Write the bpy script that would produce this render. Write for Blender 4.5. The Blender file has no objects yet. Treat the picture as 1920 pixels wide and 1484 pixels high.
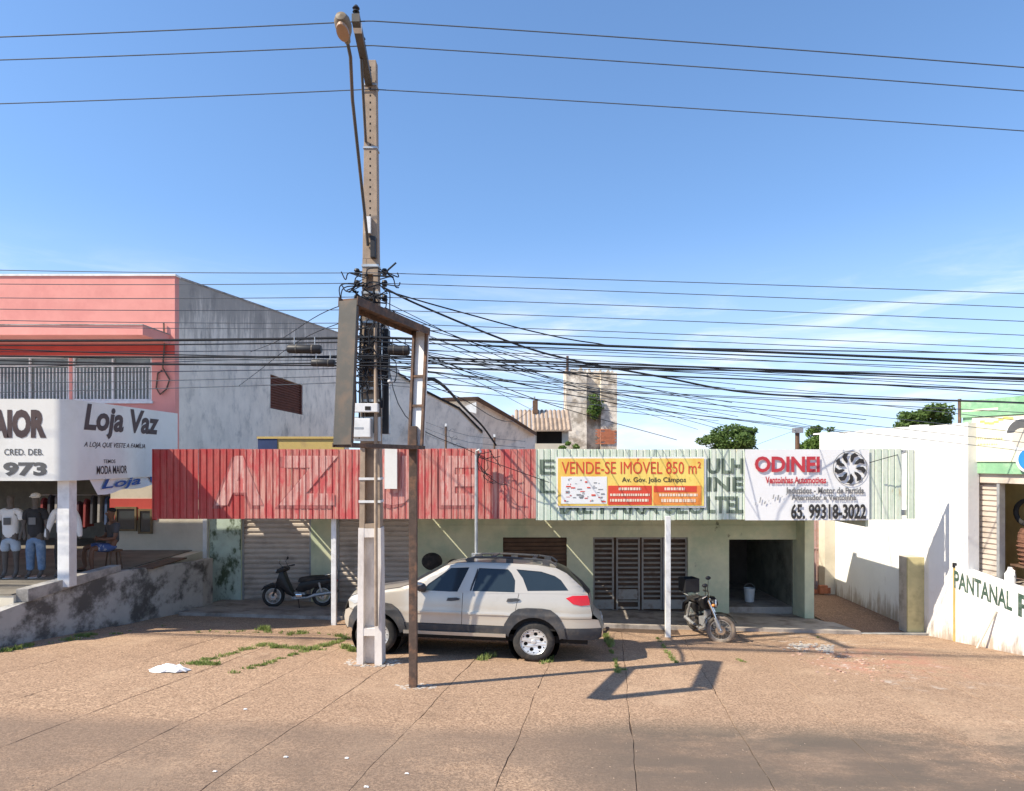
import bpy, bmesh, math, random
from mathutils import Vector, Matrix
from mathutils.geometry import tessellate_polygon
random.seed(7)
R = math.radians
scene = bpy.context.scene
COL = scene.collection

# ------------------------------------------------------------------ camera
F = 1250.0            # focal length in photo pixels (photo 1920 wide)
CX, HY, EYE = 960.0, 860.0, 2.5
cam_d = bpy.data.cameras.new('camera')
cam_d.sensor_width = 36.0
cam_d.lens = 36.0 * F / 1920.0
cam_d.shift_y = (HY - 742.0) / 1920.0
cam_d.clip_end = 3000
cam = bpy.data.objects.new('camera', cam_d)
cam.location = (0, 0, EYE)
cam.rotation_euler = (R(90), 0, 0)
COL.objects.link(cam)
scene.camera = cam

# ------------------------------------------------------------------ light
TO_SUN = Vector((-0.90, -0.42, 1.0)).normalized()
SUN_EL = math.asin(TO_SUN.z)
SUN_AZ = math.atan2(TO_SUN.x, TO_SUN.y)
world = bpy.data.worlds.new('World')
scene.world = world
world.use_nodes = True
wt = world.node_tree
wt.nodes.clear()
w_out = wt.nodes.new('ShaderNodeOutputWorld')
w_bg = wt.nodes.new('ShaderNodeBackground')
w_bg.inputs['Strength'].default_value = 0.15
sky = wt.nodes.new('ShaderNodeTexSky')
sky.sky_type = 'NISHITA'
sky.sun_disc = False
sky.sun_elevation = SUN_EL
sky.sun_rotation = SUN_AZ
sky.altitude = 0
sky.air_density = 1.0
sky.dust_density = 0.15
sky.ozone_density = 3.5
# thin high cloud, laid over the whole lower sky by direction
tc = wt.nodes.new('ShaderNodeTexCoord')
mp = wt.nodes.new('ShaderNodeMapping')
mp.inputs['Scale'].default_value = (1.6, 1.6, 11.0)
mp.inputs['Rotation'].default_value = (0.0, 0.10, 0.0)
mp.inputs['Location'].default_value = (3.1, 0.0, 0.55)
nz = wt.nodes.new('ShaderNodeTexNoise')
nz.inputs['Scale'].default_value = 2.2
nz.inputs['Detail'].default_value = 7
nz.inputs['Roughness'].default_value = 0.6
nz.inputs['Distortion'].default_value = 0.6
cr = wt.nodes.new('ShaderNodeMapRange')
cr.interpolation_type = 'SMOOTHSTEP'
cr.inputs['From Min'].default_value = 0.47
cr.inputs['From Max'].default_value = 0.74
sep = wt.nodes.new('ShaderNodeSeparateXYZ')
hr = wt.nodes.new('ShaderNodeMapRange')
hr.interpolation_type = 'SMOOTHSTEP'
hr.inputs['From Min'].default_value = 0.29
hr.inputs['From Max'].default_value = 0.11
mul = wt.nodes.new('ShaderNodeMath'); mul.operation = 'MULTIPLY'
mix = wt.nodes.new('ShaderNodeMix'); mix.data_type = 'RGBA'
mix.inputs['B'].default_value = (5.0, 5.2, 5.6, 1)
L = wt.links.new
# clear tropical air: the haze of the last few degrees is lifted by looking the sky up a little higher everywhere
sm = wt.nodes.new('ShaderNodeVectorMath'); sm.operation = 'MULTIPLY_ADD'
sm.inputs[1].default_value = (1, 1, .90); sm.inputs[2].default_value = (0, 0, .10)
sn = wt.nodes.new('ShaderNodeVectorMath'); sn.operation = 'NORMALIZE'
L(tc.outputs['Generated'], sm.inputs[0]); L(sm.outputs[0], sn.inputs[0]); L(sn.outputs[0], sky.inputs['Vector'])
L(tc.outputs['Generated'], mp.inputs['Vector'])
L(mp.outputs['Vector'], nz.inputs['Vector'])
L(nz.outputs['Fac'], cr.inputs['Value'])
L(tc.outputs['Generated'], sep.inputs['Vector'])
L(sep.outputs['Z'], hr.inputs['Value'])
L(cr.outputs['Result'], mul.inputs[0])
L(hr.outputs['Result'], mul.inputs[1])
L(mul.outputs[0], mix.inputs['Factor'])
hs = wt.nodes.new('ShaderNodeHueSaturation'); hs.inputs['Saturation'].default_value = 1.07; hs.inputs['Value'].default_value = 1.04
L(sky.outputs['Color'], hs.inputs['Color']); L(hs.outputs['Color'], mix.inputs['A'])
hz = wt.nodes.new('ShaderNodeMapRange'); hz.interpolation_type = 'SMOOTHSTEP'
hz.inputs['From Min'].default_value = .34; hz.inputs['From Max'].default_value = -.02; hz.inputs['To Max'].default_value = .55
L(sep.outputs['Z'], hz.inputs['Value'])
mh = wt.nodes.new('ShaderNodeMix'); mh.data_type = 'RGBA'; mh.inputs['B'].default_value = (3.7, 4.2, 4.9, 1)
L(hz.outputs['Result'], mh.inputs['Factor']); L(mix.outputs['Result'], mh.inputs['A'])
L(mh.outputs['Result'], w_bg.inputs['Color'])
L(w_bg.outputs['Background'], w_out.inputs['Surface'])

sun_d = bpy.data.lights.new('sun', 'SUN')
sun_d.energy = 4.9
sun_d.angle = R(0.55)
sun_d.color = (1.0, 0.91, 0.76)
sun = bpy.data.objects.new('sun', sun_d)
sun.rotation_euler = TO_SUN.to_track_quat('Z', 'Y').to_euler()
sun.location = TO_SUN * 40
COL.objects.link(sun)

scene.view_settings.view_transform = 'Standard'
scene.view_settings.look = 'None'
scene.view_settings.gamma = 1
scene.view_settings.use_curve_mapping = False
scene.view_settings.exposure = 0.68

# ------------------------------------------------------------------ helpers
def P(px, py, d):
    """point of the place seen at photo pixel (px,py) at distance d"""
    return Vector(((px - CX) * d / F, d, EYE - (py - HY) * d / F))

def ray_plane(px, py, p0, n):
    dr = Vector(((px - CX) / F, 1.0, -(py - HY) / F))
    o = Vector((0, 0, EYE))
    t = (Vector(p0) - o).dot(n) / dr.dot(n)
    return o + dr * t

def gz(x, y):
    yy = min(max(y, 1.0), 18.5)
    xx = min(max(x, -13.0), 13.0)
    return -0.084 * yy - 0.028 * xx

def srgb(h):
    h = h.lstrip('#')
    v = [int(h[i:i+2], 16) / 255 for i in (0, 2, 4)]
    return tuple(c / 12.92 if c <= .04045 else ((c + .055) / 1.055) ** 2.4 for c in v)

def node_mat(name):
    m = bpy.data.materials.new(name)
    m.use_nodes = True
    nt = m.node_tree
    b = nt.nodes['Principled BSDF']
    return m, nt, b

def pm(name, col, rough=.8, metal=0.0, var=.18, scale=5.0, dirt=None, damt=0.0, dscale=1.3, dstretch=(1, 1, 1),
       dlo=.45, dhi=.7, bump=.0, bscale=60.0, spec=.35, coat=0.0, detail=6, dirt2=None, d2lo=.5, d2hi=.62, d2scale=3.0, d2stretch=(1, 1, 1), bdist=.004, grime=None):
    """procedural weathered material in world space"""
    m, nt, b = node_mat(name)
    N, K = nt.nodes.new, nt.links.new
    b.inputs['Roughness'].default_value = rough
    b.inputs['Metallic'].default_value = metal
    b.inputs['Specular IOR Level'].default_value = spec
    if coat:
        b.inputs['Coat Weight'].default_value = coat
        b.inputs['Coat Roughness'].default_value = .06
    g = N('ShaderNodeNewGeometry')
    n1 = N('ShaderNodeTexNoise'); n1.inputs['Scale'].default_value = scale; n1.inputs['Detail'].default_value = detail
    n1.inputs['Roughness'].default_value = .65
    K(g.outputs['Position'], n1.inputs['Vector'])
    mx = N('ShaderNodeMix'); mx.data_type = 'RGBA'
    mx.inputs['A'].default_value = tuple(c * (1 - var) for c in col) + (1,)
    mx.inputs['B'].default_value = tuple(min(1, c * (1 + var)) for c in col) + (1,)
    mr = N('ShaderNodeMapRange'); mr.inputs['From Min'].default_value = .3; mr.inputs['From Max'].default_value = .7
    K(n1.outputs['Fac'], mr.inputs['Value']); K(mr.outputs['Result'], mx.inputs['Factor'])
    out = mx.outputs['Result']
    def layer(out, dirt, amt, sc, st, lo, hi):
        mp = N('ShaderNodeMapping'); mp.inputs['Scale'].default_value = st
        K(g.outputs['Position'], mp.inputs['Vector'])
        n2 = N('ShaderNodeTexNoise'); n2.inputs['Scale'].default_value = sc; n2.inputs['Detail'].default_value = 8
        n2.inputs['Roughness'].default_value = .68
        K(mp.outputs['Vector'], n2.inputs['Vector'])
        r2 = N('ShaderNodeMapRange'); r2.interpolation_type = 'SMOOTHSTEP'
        r2.inputs['From Min'].default_value = lo; r2.inputs['From Max'].default_value = hi
        r2.inputs['To Max'].default_value = amt
        K(n2.outputs['Fac'], r2.inputs['Value'])
        m2 = N('ShaderNodeMix'); m2.data_type = 'RGBA'
        K(r2.outputs['Result'], m2.inputs['Factor']); K(out, m2.inputs['A'])
        m2.inputs['B'].default_value = tuple(dirt) + (1,)
        return m2.outputs['Result']
    if dirt is not None:
        out = layer(out, dirt, damt, dscale, dstretch, dlo, dhi)
    if dirt2 is not None:
        out = layer(out, dirt2, .9, d2scale, d2stretch, d2lo, d2hi)
    if grime:   # run-off or splash stain that follows an edge: weight = coef . position + c, full at lo, gone at hi
        (gx, gy, gz_, gc, lo, hi, gcol, gamt) = grime
        dt = N('ShaderNodeVectorMath'); dt.operation = 'DOT_PRODUCT'; dt.inputs[1].default_value = (gx, gy, gz_)
        K(g.outputs['Position'], dt.inputs[0])
        ad = N('ShaderNodeMath'); ad.operation = 'ADD'; ad.inputs[1].default_value = gc; K(dt.outputs['Value'], ad.inputs[0])
        r4 = N('ShaderNodeMapRange'); r4.inputs['From Min'].default_value = hi; r4.inputs['From Max'].default_value = lo; r4.inputs['To Max'].default_value = 1
        K(ad.outputs[0], r4.inputs['Value'])
        mp4 = N('ShaderNodeMapping'); mp4.inputs['Scale'].default_value = (3.2, 3.2, .55); K(g.outputs['Position'], mp4.inputs['Vector'])
        n4 = N('ShaderNodeTexNoise'); n4.inputs['Scale'].default_value = 1.3; n4.inputs['Detail'].default_value = 9; n4.inputs['Roughness'].default_value = .72
        K(mp4.outputs['Vector'], n4.inputs['Vector'])
        m4 = N('ShaderNodeMath'); m4.operation = 'MULTIPLY_ADD'; K(r4.outputs['Result'], m4.inputs[0]); m4.inputs[1].default_value = .42; K(n4.outputs['Fac'], m4.inputs[2])
        s4 = N('ShaderNodeMapRange'); s4.interpolation_type = 'SMOOTHSTEP'; s4.inputs['From Min'].default_value = .62; s4.inputs['From Max'].default_value = .86; s4.inputs['To Max'].default_value = gamt
        K(m4.outputs[0], s4.inputs['Value'])
        x4 = N('ShaderNodeMix'); x4.data_type = 'RGBA'; K(s4.outputs['Result'], x4.inputs['Factor']); K(out, x4.inputs['A']); x4.inputs['B'].default_value = tuple(gcol) + (1,)
        out = x4.outputs['Result']
    K(out, b.inputs['Base Color'])
    if bump:
        n3 = N('ShaderNodeTexNoise'); n3.inputs['Scale'].default_value = bscale; n3.inputs['Detail'].default_value = 5
        K(g.outputs['Position'], n3.inputs['Vector'])
        bp = N('ShaderNodeBump'); bp.inputs['Strength'].default_value = bump; bp.inputs['Distance'].default_value = bdist
        K(n3.outputs['Fac'], bp.inputs['Height']); K(bp.outputs['Normal'], b.inputs['Normal'])
    return m

def tag(o, label=None, cat=None, group=None, kind=None):
    if label: o['label'] = label
    if cat: o['category'] = cat
    if group: o['group'] = group
    if kind: o['kind'] = kind
    return o

def thing(name, label, cat, loc=(0, 0, 0), rot=(0, 0, 0), group=None):
    o = bpy.data.objects.new(name, None)
    o.empty_display_size = .2
    o.location = loc
    o.rotation_euler = rot
    COL.objects.link(o)
    return tag(o, label, cat, group)

def root_loc(o):
    while o.parent is not None:
        o = o.parent
    return Vector(o.location)

class MB:
    """collects faces; coordinates are world coordinates unless built with local=True"""
    def __init__(s):
        s.v, s.f = [], []
    def add(s, vs, fs):
        k = len(s.v)
        s.v += [Vector(v) for v in vs]
        s.f += [tuple(i + k for i in f) for f in fs]
        return s
    def box(s, a, b):
        x0, y0, z0 = a; x1, y1, z1 = b
        x0, x1 = min(x0, x1), max(x0, x1); y0, y1 = min(y0, y1), max(y0, y1); z0, z1 = min(z0, z1), max(z0, z1)
        return s.add([(x0,y0,z0),(x1,y0,z0),(x1,y1,z0),(x0,y1,z0),(x0,y0,z1),(x1,y0,z1),(x1,y1,z1),(x0,y1,z1)],
                     [(0,3,2,1),(4,5,6,7),(0,1,5,4),(1,2,6,5),(2,3,7,6),(3,0,4,7)])
    def obox(s, o, U, V, W):
        """box from corner o along three edge vectors"""
        o, U, V, W = Vector(o), Vector(U), Vector(V), Vector(W)
        vs = [o, o+U, o+U+V, o+V, o+W, o+U+W, o+U+V+W, o+V+W]
        fs = [(0,3,2,1),(4,5,6,7),(0,1,5,4),(1,2,6,5),(2,3,7,6),(3,0,4,7)]
        if U.cross(V).dot(W) < 0: fs = [f[::-1] for f in fs]
        return s.add(vs, fs)
    def prism(s, poly, W):
        """polygon (3D points, in order) extruded by vector W"""
        poly = [Vector(p) for p in poly]; W = Vector(W); n = len(poly)
        nr = Vector((0, 0, 0))
        for i in range(n): nr += poly[i].cross(poly[(i+1) % n])
        if nr.dot(W) > 0: poly = poly[::-1]
        fs = [tuple(range(n)), tuple(range(2*n-1, n-1, -1))]
        fs += [(i, n+i, n+(i+1) % n, (i+1) % n) for i in range(n)]
        return s.add(poly + [p + W for p in poly], fs)
    def tube(s, pts, r, n=8, caps=True):
        pts = [Vector(p) for p in pts]
        rs = r if isinstance(r, (list, tuple)) else [r] * len(pts)
        k = len(s.v); up = None
        for i, p in enumerate(pts):
            t = (pts[min(i+1, len(pts)-1)] - pts[max(i-1, 0)]).normalized()
            if up is None:
                up = Vector((0, 0, 1)) if abs(t.z) < .9 else Vector((0, 1, 0))
            a = (up - t * up.dot(t)).normalized(); up = a
            b = t.cross(a)
            for j in range(n):
                q = 2 * math.pi * (j + .5) / n
                s.v.append(p + (a * math.cos(q) + b * math.sin(q)) * rs[i])
        for i in range(len(pts) - 1):
            for j in range(n):
                s.f.append((k+i*n+j, k+i*n+(j+1) % n, k+(i+1)*n+(j+1) % n, k+(i+1)*n+j))
        if caps:
            s.f.append(tuple(k + j for j in range(n))[::-1])
            s.f.append(tuple(k + (len(pts)-1)*n + j for j in range(n)))
        return s
    def lathe(s, prof, o, axis, n=24, closed=False):
        """profile [(along, radius)] turned about axis through o"""
        o, ax = Vector(o), Vector(axis).normalized()
        a = ax.orthogonal().normalized(); b = ax.cross(a); k = len(s.v)
        for (h, r) in prof:
            for j in range(n):
                q = 2 * math.pi * j / n
                s.v.append(o + ax * h + (a * math.cos(q) + b * math.sin(q)) * r)
        m = len(prof)
        for i in range(m if closed else m - 1):
            i2 = (i + 1) % m
            for j in range(n):
                s.f.append((k+i*n+j, k+i*n+(j+1) % n, k+i2*n+(j+1) % n, k+i2*n+j))
        return s
    def ball(s, c, r, n=10, m=7):
        c = Vector(c); rr = r if isinstance(r, (tuple, list)) else (r, r, r)
        k = len(s.v)
        for i in range(m + 1):
            th = math.pi * i / m
            for j in range(n):
                q = 2 * math.pi * j / n
                s.v.append(c + Vector((rr[0]*math.sin(th)*math.cos(q), rr[1]*math.sin(th)*math.sin(q), rr[2]*math.cos(th))))
        for i in range(m):
            for j in range(n):
                s.f.append((k+i*n+j, k+(i+1)*n+j, k+(i+1)*n+(j+1) % n, k+i*n+(j+1) % n))
        return s
    def mesh(s, name, mat, off=Vector((0, 0, 0)), smooth=False, bevel=0, merge=False):
        me = bpy.data.meshes.new(name)
        me.from_pydata([tuple(v - off) for v in s.v], [], s.f)
        if merge or bevel:
            bm = bmesh.new(); bm.from_mesh(me)
            bmesh.ops.remove_doubles(bm, verts=bm.verts, dist=1e-5)
            if bevel:
                es = [e for e in bm.edges if len(e.link_faces) == 2 and e.calc_face_angle(0) > .5]
                bmesh.ops.bevel(bm, geom=es, offset=bevel, segments=2, profile=.7, affect='EDGES')
            bm.to_mesh(me); bm.free()
        me.validate()
        if mat: me.materials.append(mat)
        if smooth:
            for p in me.polygons: p.use_smooth = True
            try: me.set_sharp_from_angle(angle=R(40))
            except Exception: pass
        return me
    def build(s, name, mat, parent=None, local=False, smooth=False, bevel=0, base=None, merge=False):
        off = Vector((0, 0, 0))
        if parent is not None and not local: off = root_loc(parent)
        loc = Vector((0, 0, 0))
        if parent is None and base is not None:
            off = Vector(base); loc = Vector(base)
        o = bpy.data.objects.new(name, s.mesh(name, mat, off, smooth, bevel, merge))
        o.location = loc
        COL.objects.link(o)
        if parent is not None: o.parent = parent
        return o

def inst(name, me, parent, loc, rot=(0, 0, 0), scl=(1, 1, 1)):
    o = bpy.data.objects.new(name, me)
    o.location = loc; o.rotation_euler = rot; o.scale = scl
    COL.objects.link(o)
    if parent is not None: o.parent = parent
    return o

def copy_tree(o, parent=None):
    c = o.copy(); COL.objects.link(c)
    c.parent = parent
    for ch in list(o.children): copy_tree(ch, c)
    return c

def grid_bisect(bm, axis, vals):
    no = Vector((0, 0, 0)); no[axis] = 1
    for v in vals:
        co = Vector((0, 0, 0)); co[axis] = v
        bmesh.ops.bisect_plane(bm, geom=bm.verts[:] + bm.edges[:] + bm.faces[:], dist=1e-6, plane_co=co, plane_no=no)

def text_mesh(body, bold=0.0, shear=0.0, ext=0.0):
    cu = bpy.data.curves.new('txt', 'FONT')
    cu.body = body; cu.size = 1; cu.offset = bold; cu.shear = shear; cu.extrude = ext
    cu.resolution_u = 3
    ob = bpy.data.objects.new('txt', cu); COL.objects.link(ob)
    dg = bpy.context.evaluated_depsgraph_get()
    me = bpy.data.meshes.new_from_object(ob.evaluated_get(dg))
    bpy.data.objects.remove(ob); bpy.data.curves.remove(cu)
    vs = [Vector(v.co) for v in me.vertices]; fs = [tuple(p.vertices) for p in me.polygons]
    bpy.data.meshes.remove(me)
    return vs, fs

def lettering(body, o, U, V, mat, parent, bold=.0, shear=.0, lift=.004, name='lettering', label=None):
    """text fitted to the parallelogram with lower left o, right edge U and up edge V"""
    vs, fs = text_mesh(body, bold, shear)
    x0, x1 = min(v.x for v in vs), max(v.x for v in vs)
    y0, y1 = min(v.y for v in vs), max(v.y for v in vs)
    o, U, V = Vector(o), Vector(U), Vector(V)
    n = U.cross(V).normalized() * lift
    m = MB(); m.add([o + U * ((v.x-x0)/(x1-x0)) + V * ((v.y-y0)/(y1-y0)) + n for v in vs], fs)
    ob = m.build(name, mat, parent)
    if label: ob['label'] = label
    return ob

def letter_px(body, x0, x1, ytop, ybot, d, mat, parent, **k):
    a, b, c = P(x0, ybot, d), P(x1, ybot, d), P(x0, ytop, d)
    return lettering(body, a, b - a, c - a, mat, parent, **k)

# ------------------------------------------------------------------ shared materials
M = {}
M['white_paint'] = pm('white_paint', (.74, .74, .72), .6, dirt=(.42, .38, .33), damt=.5, dscale=2.5, dlo=.5, dhi=.75, bump=.15)
M['white_metal'] = pm('white_metal', (.72, .72, .70), .45, dirt=(.35, .25, .18), damt=.5, dscale=4, dlo=.58, dhi=.75)
M['grey_metal'] = pm('grey_metal', (.34, .34, .34), .5, metal=.4)
M['galv'] = pm('galvanised_steel', (.50, .51, .50), .45, metal=.6, dirt=(.3, .25, .2), damt=.4)
M['black_plastic'] = pm('black_plastic', (.022, .022, .024), .5, var=.25)
M['black_rubber'] = pm('black_rubber', (.028, .027, .026), .85, var=.3, dirt=(.14, .11, .085), damt=.5, dscale=6, bump=.1)
M['black_ink'] = pm('black_print', (.035, .033, .033), .6)
M['wire'] = pm('cable_black', (.026, .028, .033), .8, spec=.1)
M['wire_grey'] = pm('cable_grey', (.085, .10, .12), .7, spec=.1)
M['chrome'] = pm('chrome', (.75, .75, .75), .15, metal=1.0, var=.04)
M['dark'] = pm('dark_void', (.02, .018, .016), .9)
M['concrete'] = pm('weathered_concrete', (.36, .34, .31), .9, dirt=(.10, .095, .09), damt=.75, dscale=1.6, dlo=.45, dhi=.65, bump=.4, bscale=35)
# ================================================================== materials of the setting
def ground_mat(name, base, dark=False):
    m, nt, b = node_mat(name)
    N, K = nt.nodes.new, nt.links.new
    b.inputs['Roughness'].default_value = .95
    b.inputs['Specular IOR Level'].default_value = .2
    g = N('ShaderNodeNewGeometry'); oi = N('ShaderNodeObjectInfo')
    def noise(sc, det=6, ro=.65, st=None):
        n = N('ShaderNodeTexNoise'); n.inputs['Scale'].default_value = sc; n.inputs['Detail'].default_value = det
        n.inputs['Roughness'].default_value = ro
        if st:
            mp = N('ShaderNodeMapping'); mp.inputs['Scale'].default_value = st
            K(g.outputs['Position'], mp.inputs['Vector']); K(mp.outputs['Vector'], n.inputs['Vector'])
        else: K(g.outputs['Position'], n.inputs['Vector'])
        return n.outputs['Fac']
    def rng(v, a, b_, lo=0, hi=1, smooth=True):
        r = N('ShaderNodeMapRange')
        if smooth: r.interpolation_type = 'SMOOTHSTEP'
        r.inputs['From Min'].default_value = a; r.inputs['From Max'].default_value = b_
        r.inputs['To Min'].default_value = lo; r.inputs['To Max'].default_value = hi
        K(v, r.inputs['Value']); return r.outputs['Result']
    def mixc(f, A, B):
        x = N('ShaderNodeMix'); x.data_type = 'RGBA'
        if isinstance(f, float): x.inputs['Factor'].default_value = f
        else: K(f, x.inputs['Factor'])
        for nm, c in (('A', A), ('B', B)):
            if isinstance(c, tuple): x.inputs[nm].default_value = c + (1,)
            else: K(c, x.inputs[nm])
        return x.outputs['Result']
    def mul(a, c):
        x = N('ShaderNodeMath'); x.operation = 'MULTIPLY'; K(a, x.inputs[0])
        if isinstance(c, float): x.inputs[1].default_value = c
        else: K(c, x.inputs[1])
        return x.outputs[0]
    # aggregate grains
    c = mixc(rng(noise(34, 3, .72), .36, .64), tuple(v*.50 for v in base), tuple(min(1, v*1.55) for v in base))
    c = mixc(rng(noise(11, 4, .7), .42, .62, 0, .42), c, (base[0]*.62, base[1]*.58, base[2]*.55))
    c = mixc(rng(noise(17, 3, .7), .56, .68, 0, .5), c, (base[0]*1.45, base[1]*1.5, base[2]*1.55))
    c = mixc(rng(noise(95, 2, .6), .56, .68, 0, .75), c, (base[0]*1.7, base[1]*1.75, base[2]*1.8))
    c = mixc(rng(noise(70, 2, .6), .60, .70, 0, .6), c, (base[0]*.4, base[1]*.36, base[2]*.35))
    c = mixc(rng(noise(1.3, 8, .72, (.28, 1.9, 1)), .55, .70, 0, .38), c, (base[0]*.52, base[1]*.52, base[2]*.54))
    c = mixc(rng(noise(1.7, 8, .75), .60, .70, 0, .55), c, (base[0]*1.35, base[1]*1.5, base[2]*1.6))
    # slab to slab tone
    c = mixc(rng(oi.outputs['Random'], 0, 1, 0, .28, False), c, (base[0]*.72, base[1]*.70, base[2]*.72))
    # broad wear: pale dusty and dark trodden patches
    c = mixc(rng(noise(.55, 7, .68), .50, .72, 0, .55), c, (base[0]*1.35, base[1]*1.42, base[2]*1.45))
    c = mixc(rng(noise(.8, 8, .7, (1.0, .55, 1)), .53, .72, 0, .55), c, (base[0]*.50, base[1]*.50, base[2]*.52))
    # old oil and soot where cars turn off the road, then a painted brightness band
    sep = N('ShaderNodeSeparateXYZ'); K(g.outputs['Position'], sep.inputs['Vector'])
    mx_ = rng(sep.outputs['X'], -.4, 1.6); my_ = mul(rng(sep.outputs['Y'], 8.6, 7.5), rng(sep.outputs['Y'], 5.4, 6.5))
    c = mixc(mul(mul(rng(noise(1.1, 7, .7, (.6, 1.2, 1)), .32, .58), mx_), mul(my_, .92)), c, (.10, .088, .072))
    c = mixc(mul(rng(sep.outputs['Y'], 8.0, 7.4, 0, .62), rng(noise(.9, 6, .7), .20, .55)), c, (.17, .125, .095))  # darker near band: a brightness step put into the colour
    # red brick dust on the right
    bx = mul(rng(sep.outputs['X'], 5.0, 6.0), rng(sep.outputs['X'], 8.6, 7.2)); by = mul(rng(sep.outputs['Y'], 10.6, 11.6), rng(sep.outputs['Y'], 13.8, 13.0))
    c = mixc(mul(mul(bx, by), rng(noise(2.2, 8, .75), .42, .6, 0, .8)), c, (.42, .21, .145))
    c = mixc(mul(mul(bx, rng(sep.outputs['Y'], 9.6, 10.6)), rng(noise(3.1, 8, .75), .55, .68, 0, .75)), c, (.50, .43, .37))
    K(c, b.inputs['Base Color'])
    bp = N('ShaderNodeBump'); bp.inputs['Strength'].default_value = .55; bp.inputs['Distance'].default_value = .012
    K(noise(60, 4, .7), bp.inputs['Height']); K(bp.outputs['Normal'], b.inputs['Normal'])
    return m

GB = (.37, .248, .162)
M['slab'] = ground_mat('washed_aggregate', GB)
M['soil'] = pm('joint_soil', (.10, .065, .045), .95, var=.4, scale=20, bump=.4)
M['earth'] = ground_mat('trodden_earth', (.27, .165, .105))
M['platform'] = pm('worn_cement_floor', (.40, .35, .30), .85, dirt=(.12, .095, .075), damt=.7, dscale=1.8, dlo=.42, dhi=.66, bump=.25)
M['green_wall'] = pm('green_wall_paint', (.69, .69, .47), .8, var=.1, scale=2.5, dirt=(.44, .54, .36), damt=.75, dscale=.9, dlo=.44, dhi=.7,
                     dirt2=(.055, .07, .045), d2lo=.63, d2hi=.72, d2scale=1.7, d2stretch=(1, 1, .55), bump=.15)
M['mossy_wall'] = pm('mossy_green_wall', (.50, .60, .50), .85, var=.15, scale=3, dirt=(.07, .10, .05), damt=.95, dscale=1.9, dstretch=(1, 1, .6), dlo=.47, dhi=.58, bump=.2)
M['shutter'] = pm('galvanised_shutter', (.58, .50, .42), .5, metal=.05, var=.1, scale=2, dirt=(.20, .15, .11), damt=.5, dscale=1.5, dstretch=(1, 1, 2))
M['gate_slat'] = pm('grille_paint', (.36, .34, .30), .55, metal=.2, dirt=(.16, .10, .07), damt=.7, dscale=5)
M['brown_board'] = pm('brown_boards', (.13, .075, .045), .7, var=.35, scale=3)
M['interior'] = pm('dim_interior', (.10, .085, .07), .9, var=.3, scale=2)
def sheet_mat(name, base, fade, famt, rust, ramt):
    return pm(name, base, .6, var=.16, scale=9, dirt=fade, damt=famt, dscale=1.0, dstretch=(15, 15, .85), dlo=.36, dhi=.66,
              dirt2=rust, d2lo=ramt, d2hi=ramt + .13, d2scale=1.6, d2stretch=(3.2, 3.2, .9), bump=.1)
M['red_sheet'] = sheet_mat('faded_red_sheet', (.46, .085, .075), (.68, .40, .32), .85, (.55, .085, .085), .48)
M['red_sheet_deep'] = sheet_mat('deep_red_sheet', (.40, .05, .045), (.50, .16, .13), .6, (.45, .045, .045), .48)  # deeper, more saturated red for the two leftmost sheets
M['green_sheet'] = sheet_mat('faded_green_sheet', (.54, .64, .50), (.76, .78, .68), .9, (.50, .42, .24), .60)
M['pink'] = pm('salmon_paint', (.76, .31, .26), .75, var=.06, scale=1.5, dirt=(.62, .22, .19), damt=.5, dscale=1.0, bump=.1)
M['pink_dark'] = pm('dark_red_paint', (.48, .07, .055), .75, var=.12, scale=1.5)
M['dirty_plaster'] = pm('sooty_plaster', (.84, .76, .65), .9, var=.12, scale=1.2, dirt=(.17, .17, .175), damt=.6, dscale=1.6, dstretch=(1, 1.0, .8), dlo=.46, dhi=.76,
                        dirt2=(.10, .10, .10), d2lo=.62, d2hi=.78, d2scale=2.4, d2stretch=(1, 2.2, .45), bump=.25, grime=(0, -.0973, 1, -5.57, 0.0, -2.6, (.16, .15, .14), .62))
M['white_wall'] = pm('white_render', (.80, .78, .74), .85, var=.04, scale=1.5, dirt=(.55, .47, .38), damt=.6, dscale=1.3, dlo=.55, dhi=.78,
                     dirt2=(.42, .37, .30), d2lo=.62, d2hi=.74, d2scale=1.3, d2stretch=(1.6, 1.6, .5), bump=.35, bscale=14, bdist=.012, grime=(0, 0, 1, 0, -1.75, -.75, (.34, .25, .17), .85))
M['cream'] = pm('cream_wall_paint', (.62, .56, .45), .85, var=.08, scale=2, dirt=(.42, .37, .28), damt=.5, dscale=1.2)
M['olive'] = pm('olive_wall_paint', (.54, .47, .24), .85, var=.12, scale=3, dirt=(.28, .24, .12), damt=.6, dscale=2.5, bump=.2)
M['sign_white'] = pm('white_sign_face', (.76, .75, .70), .5, var=.03, scale=2, dirt=(.60, .58, .52), damt=.5, dscale=1.2)
M['banner_white'] = pm('white_banner', (.80, .80, .79), .55, var=.03, scale=2)
M['rust'] = pm('rusty_steel', (.105, .072, .055), .75, metal=.1, var=.3, scale=12, dirt=(.26, .13, .07), damt=.7, dscale=6, bump=.2)
M['grey_panel'] = pm('grey_primer_steel', (.105, .098, .085), .6, metal=.3, var=.12, scale=3, dirt=(.22, .14, .09), damt=.5, dscale=3)
M['pole_conc'] = pm('pole_concrete', (.36, .275, .20), .9, var=.15, scale=7, dirt=(.17, .13, .10), damt=.7, dscale=5, dstretch=(1, 1, .5), dlo=.5, dhi=.7, bump=.4)
M['pole_white'] = pm('pole_whitewash', (.74, .69, .63), .85, var=.06, scale=5, dirt=(.45, .40, .36), damt=.6, dscale=4, dstretch=(1, 1, .5), bump=.3)
M['tile'] = pm('old_roof_tile', (.36, .27, .20), .9, var=.3, scale=4, dirt=(.16, .13, .11), damt=.7, dscale=2)
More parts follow.
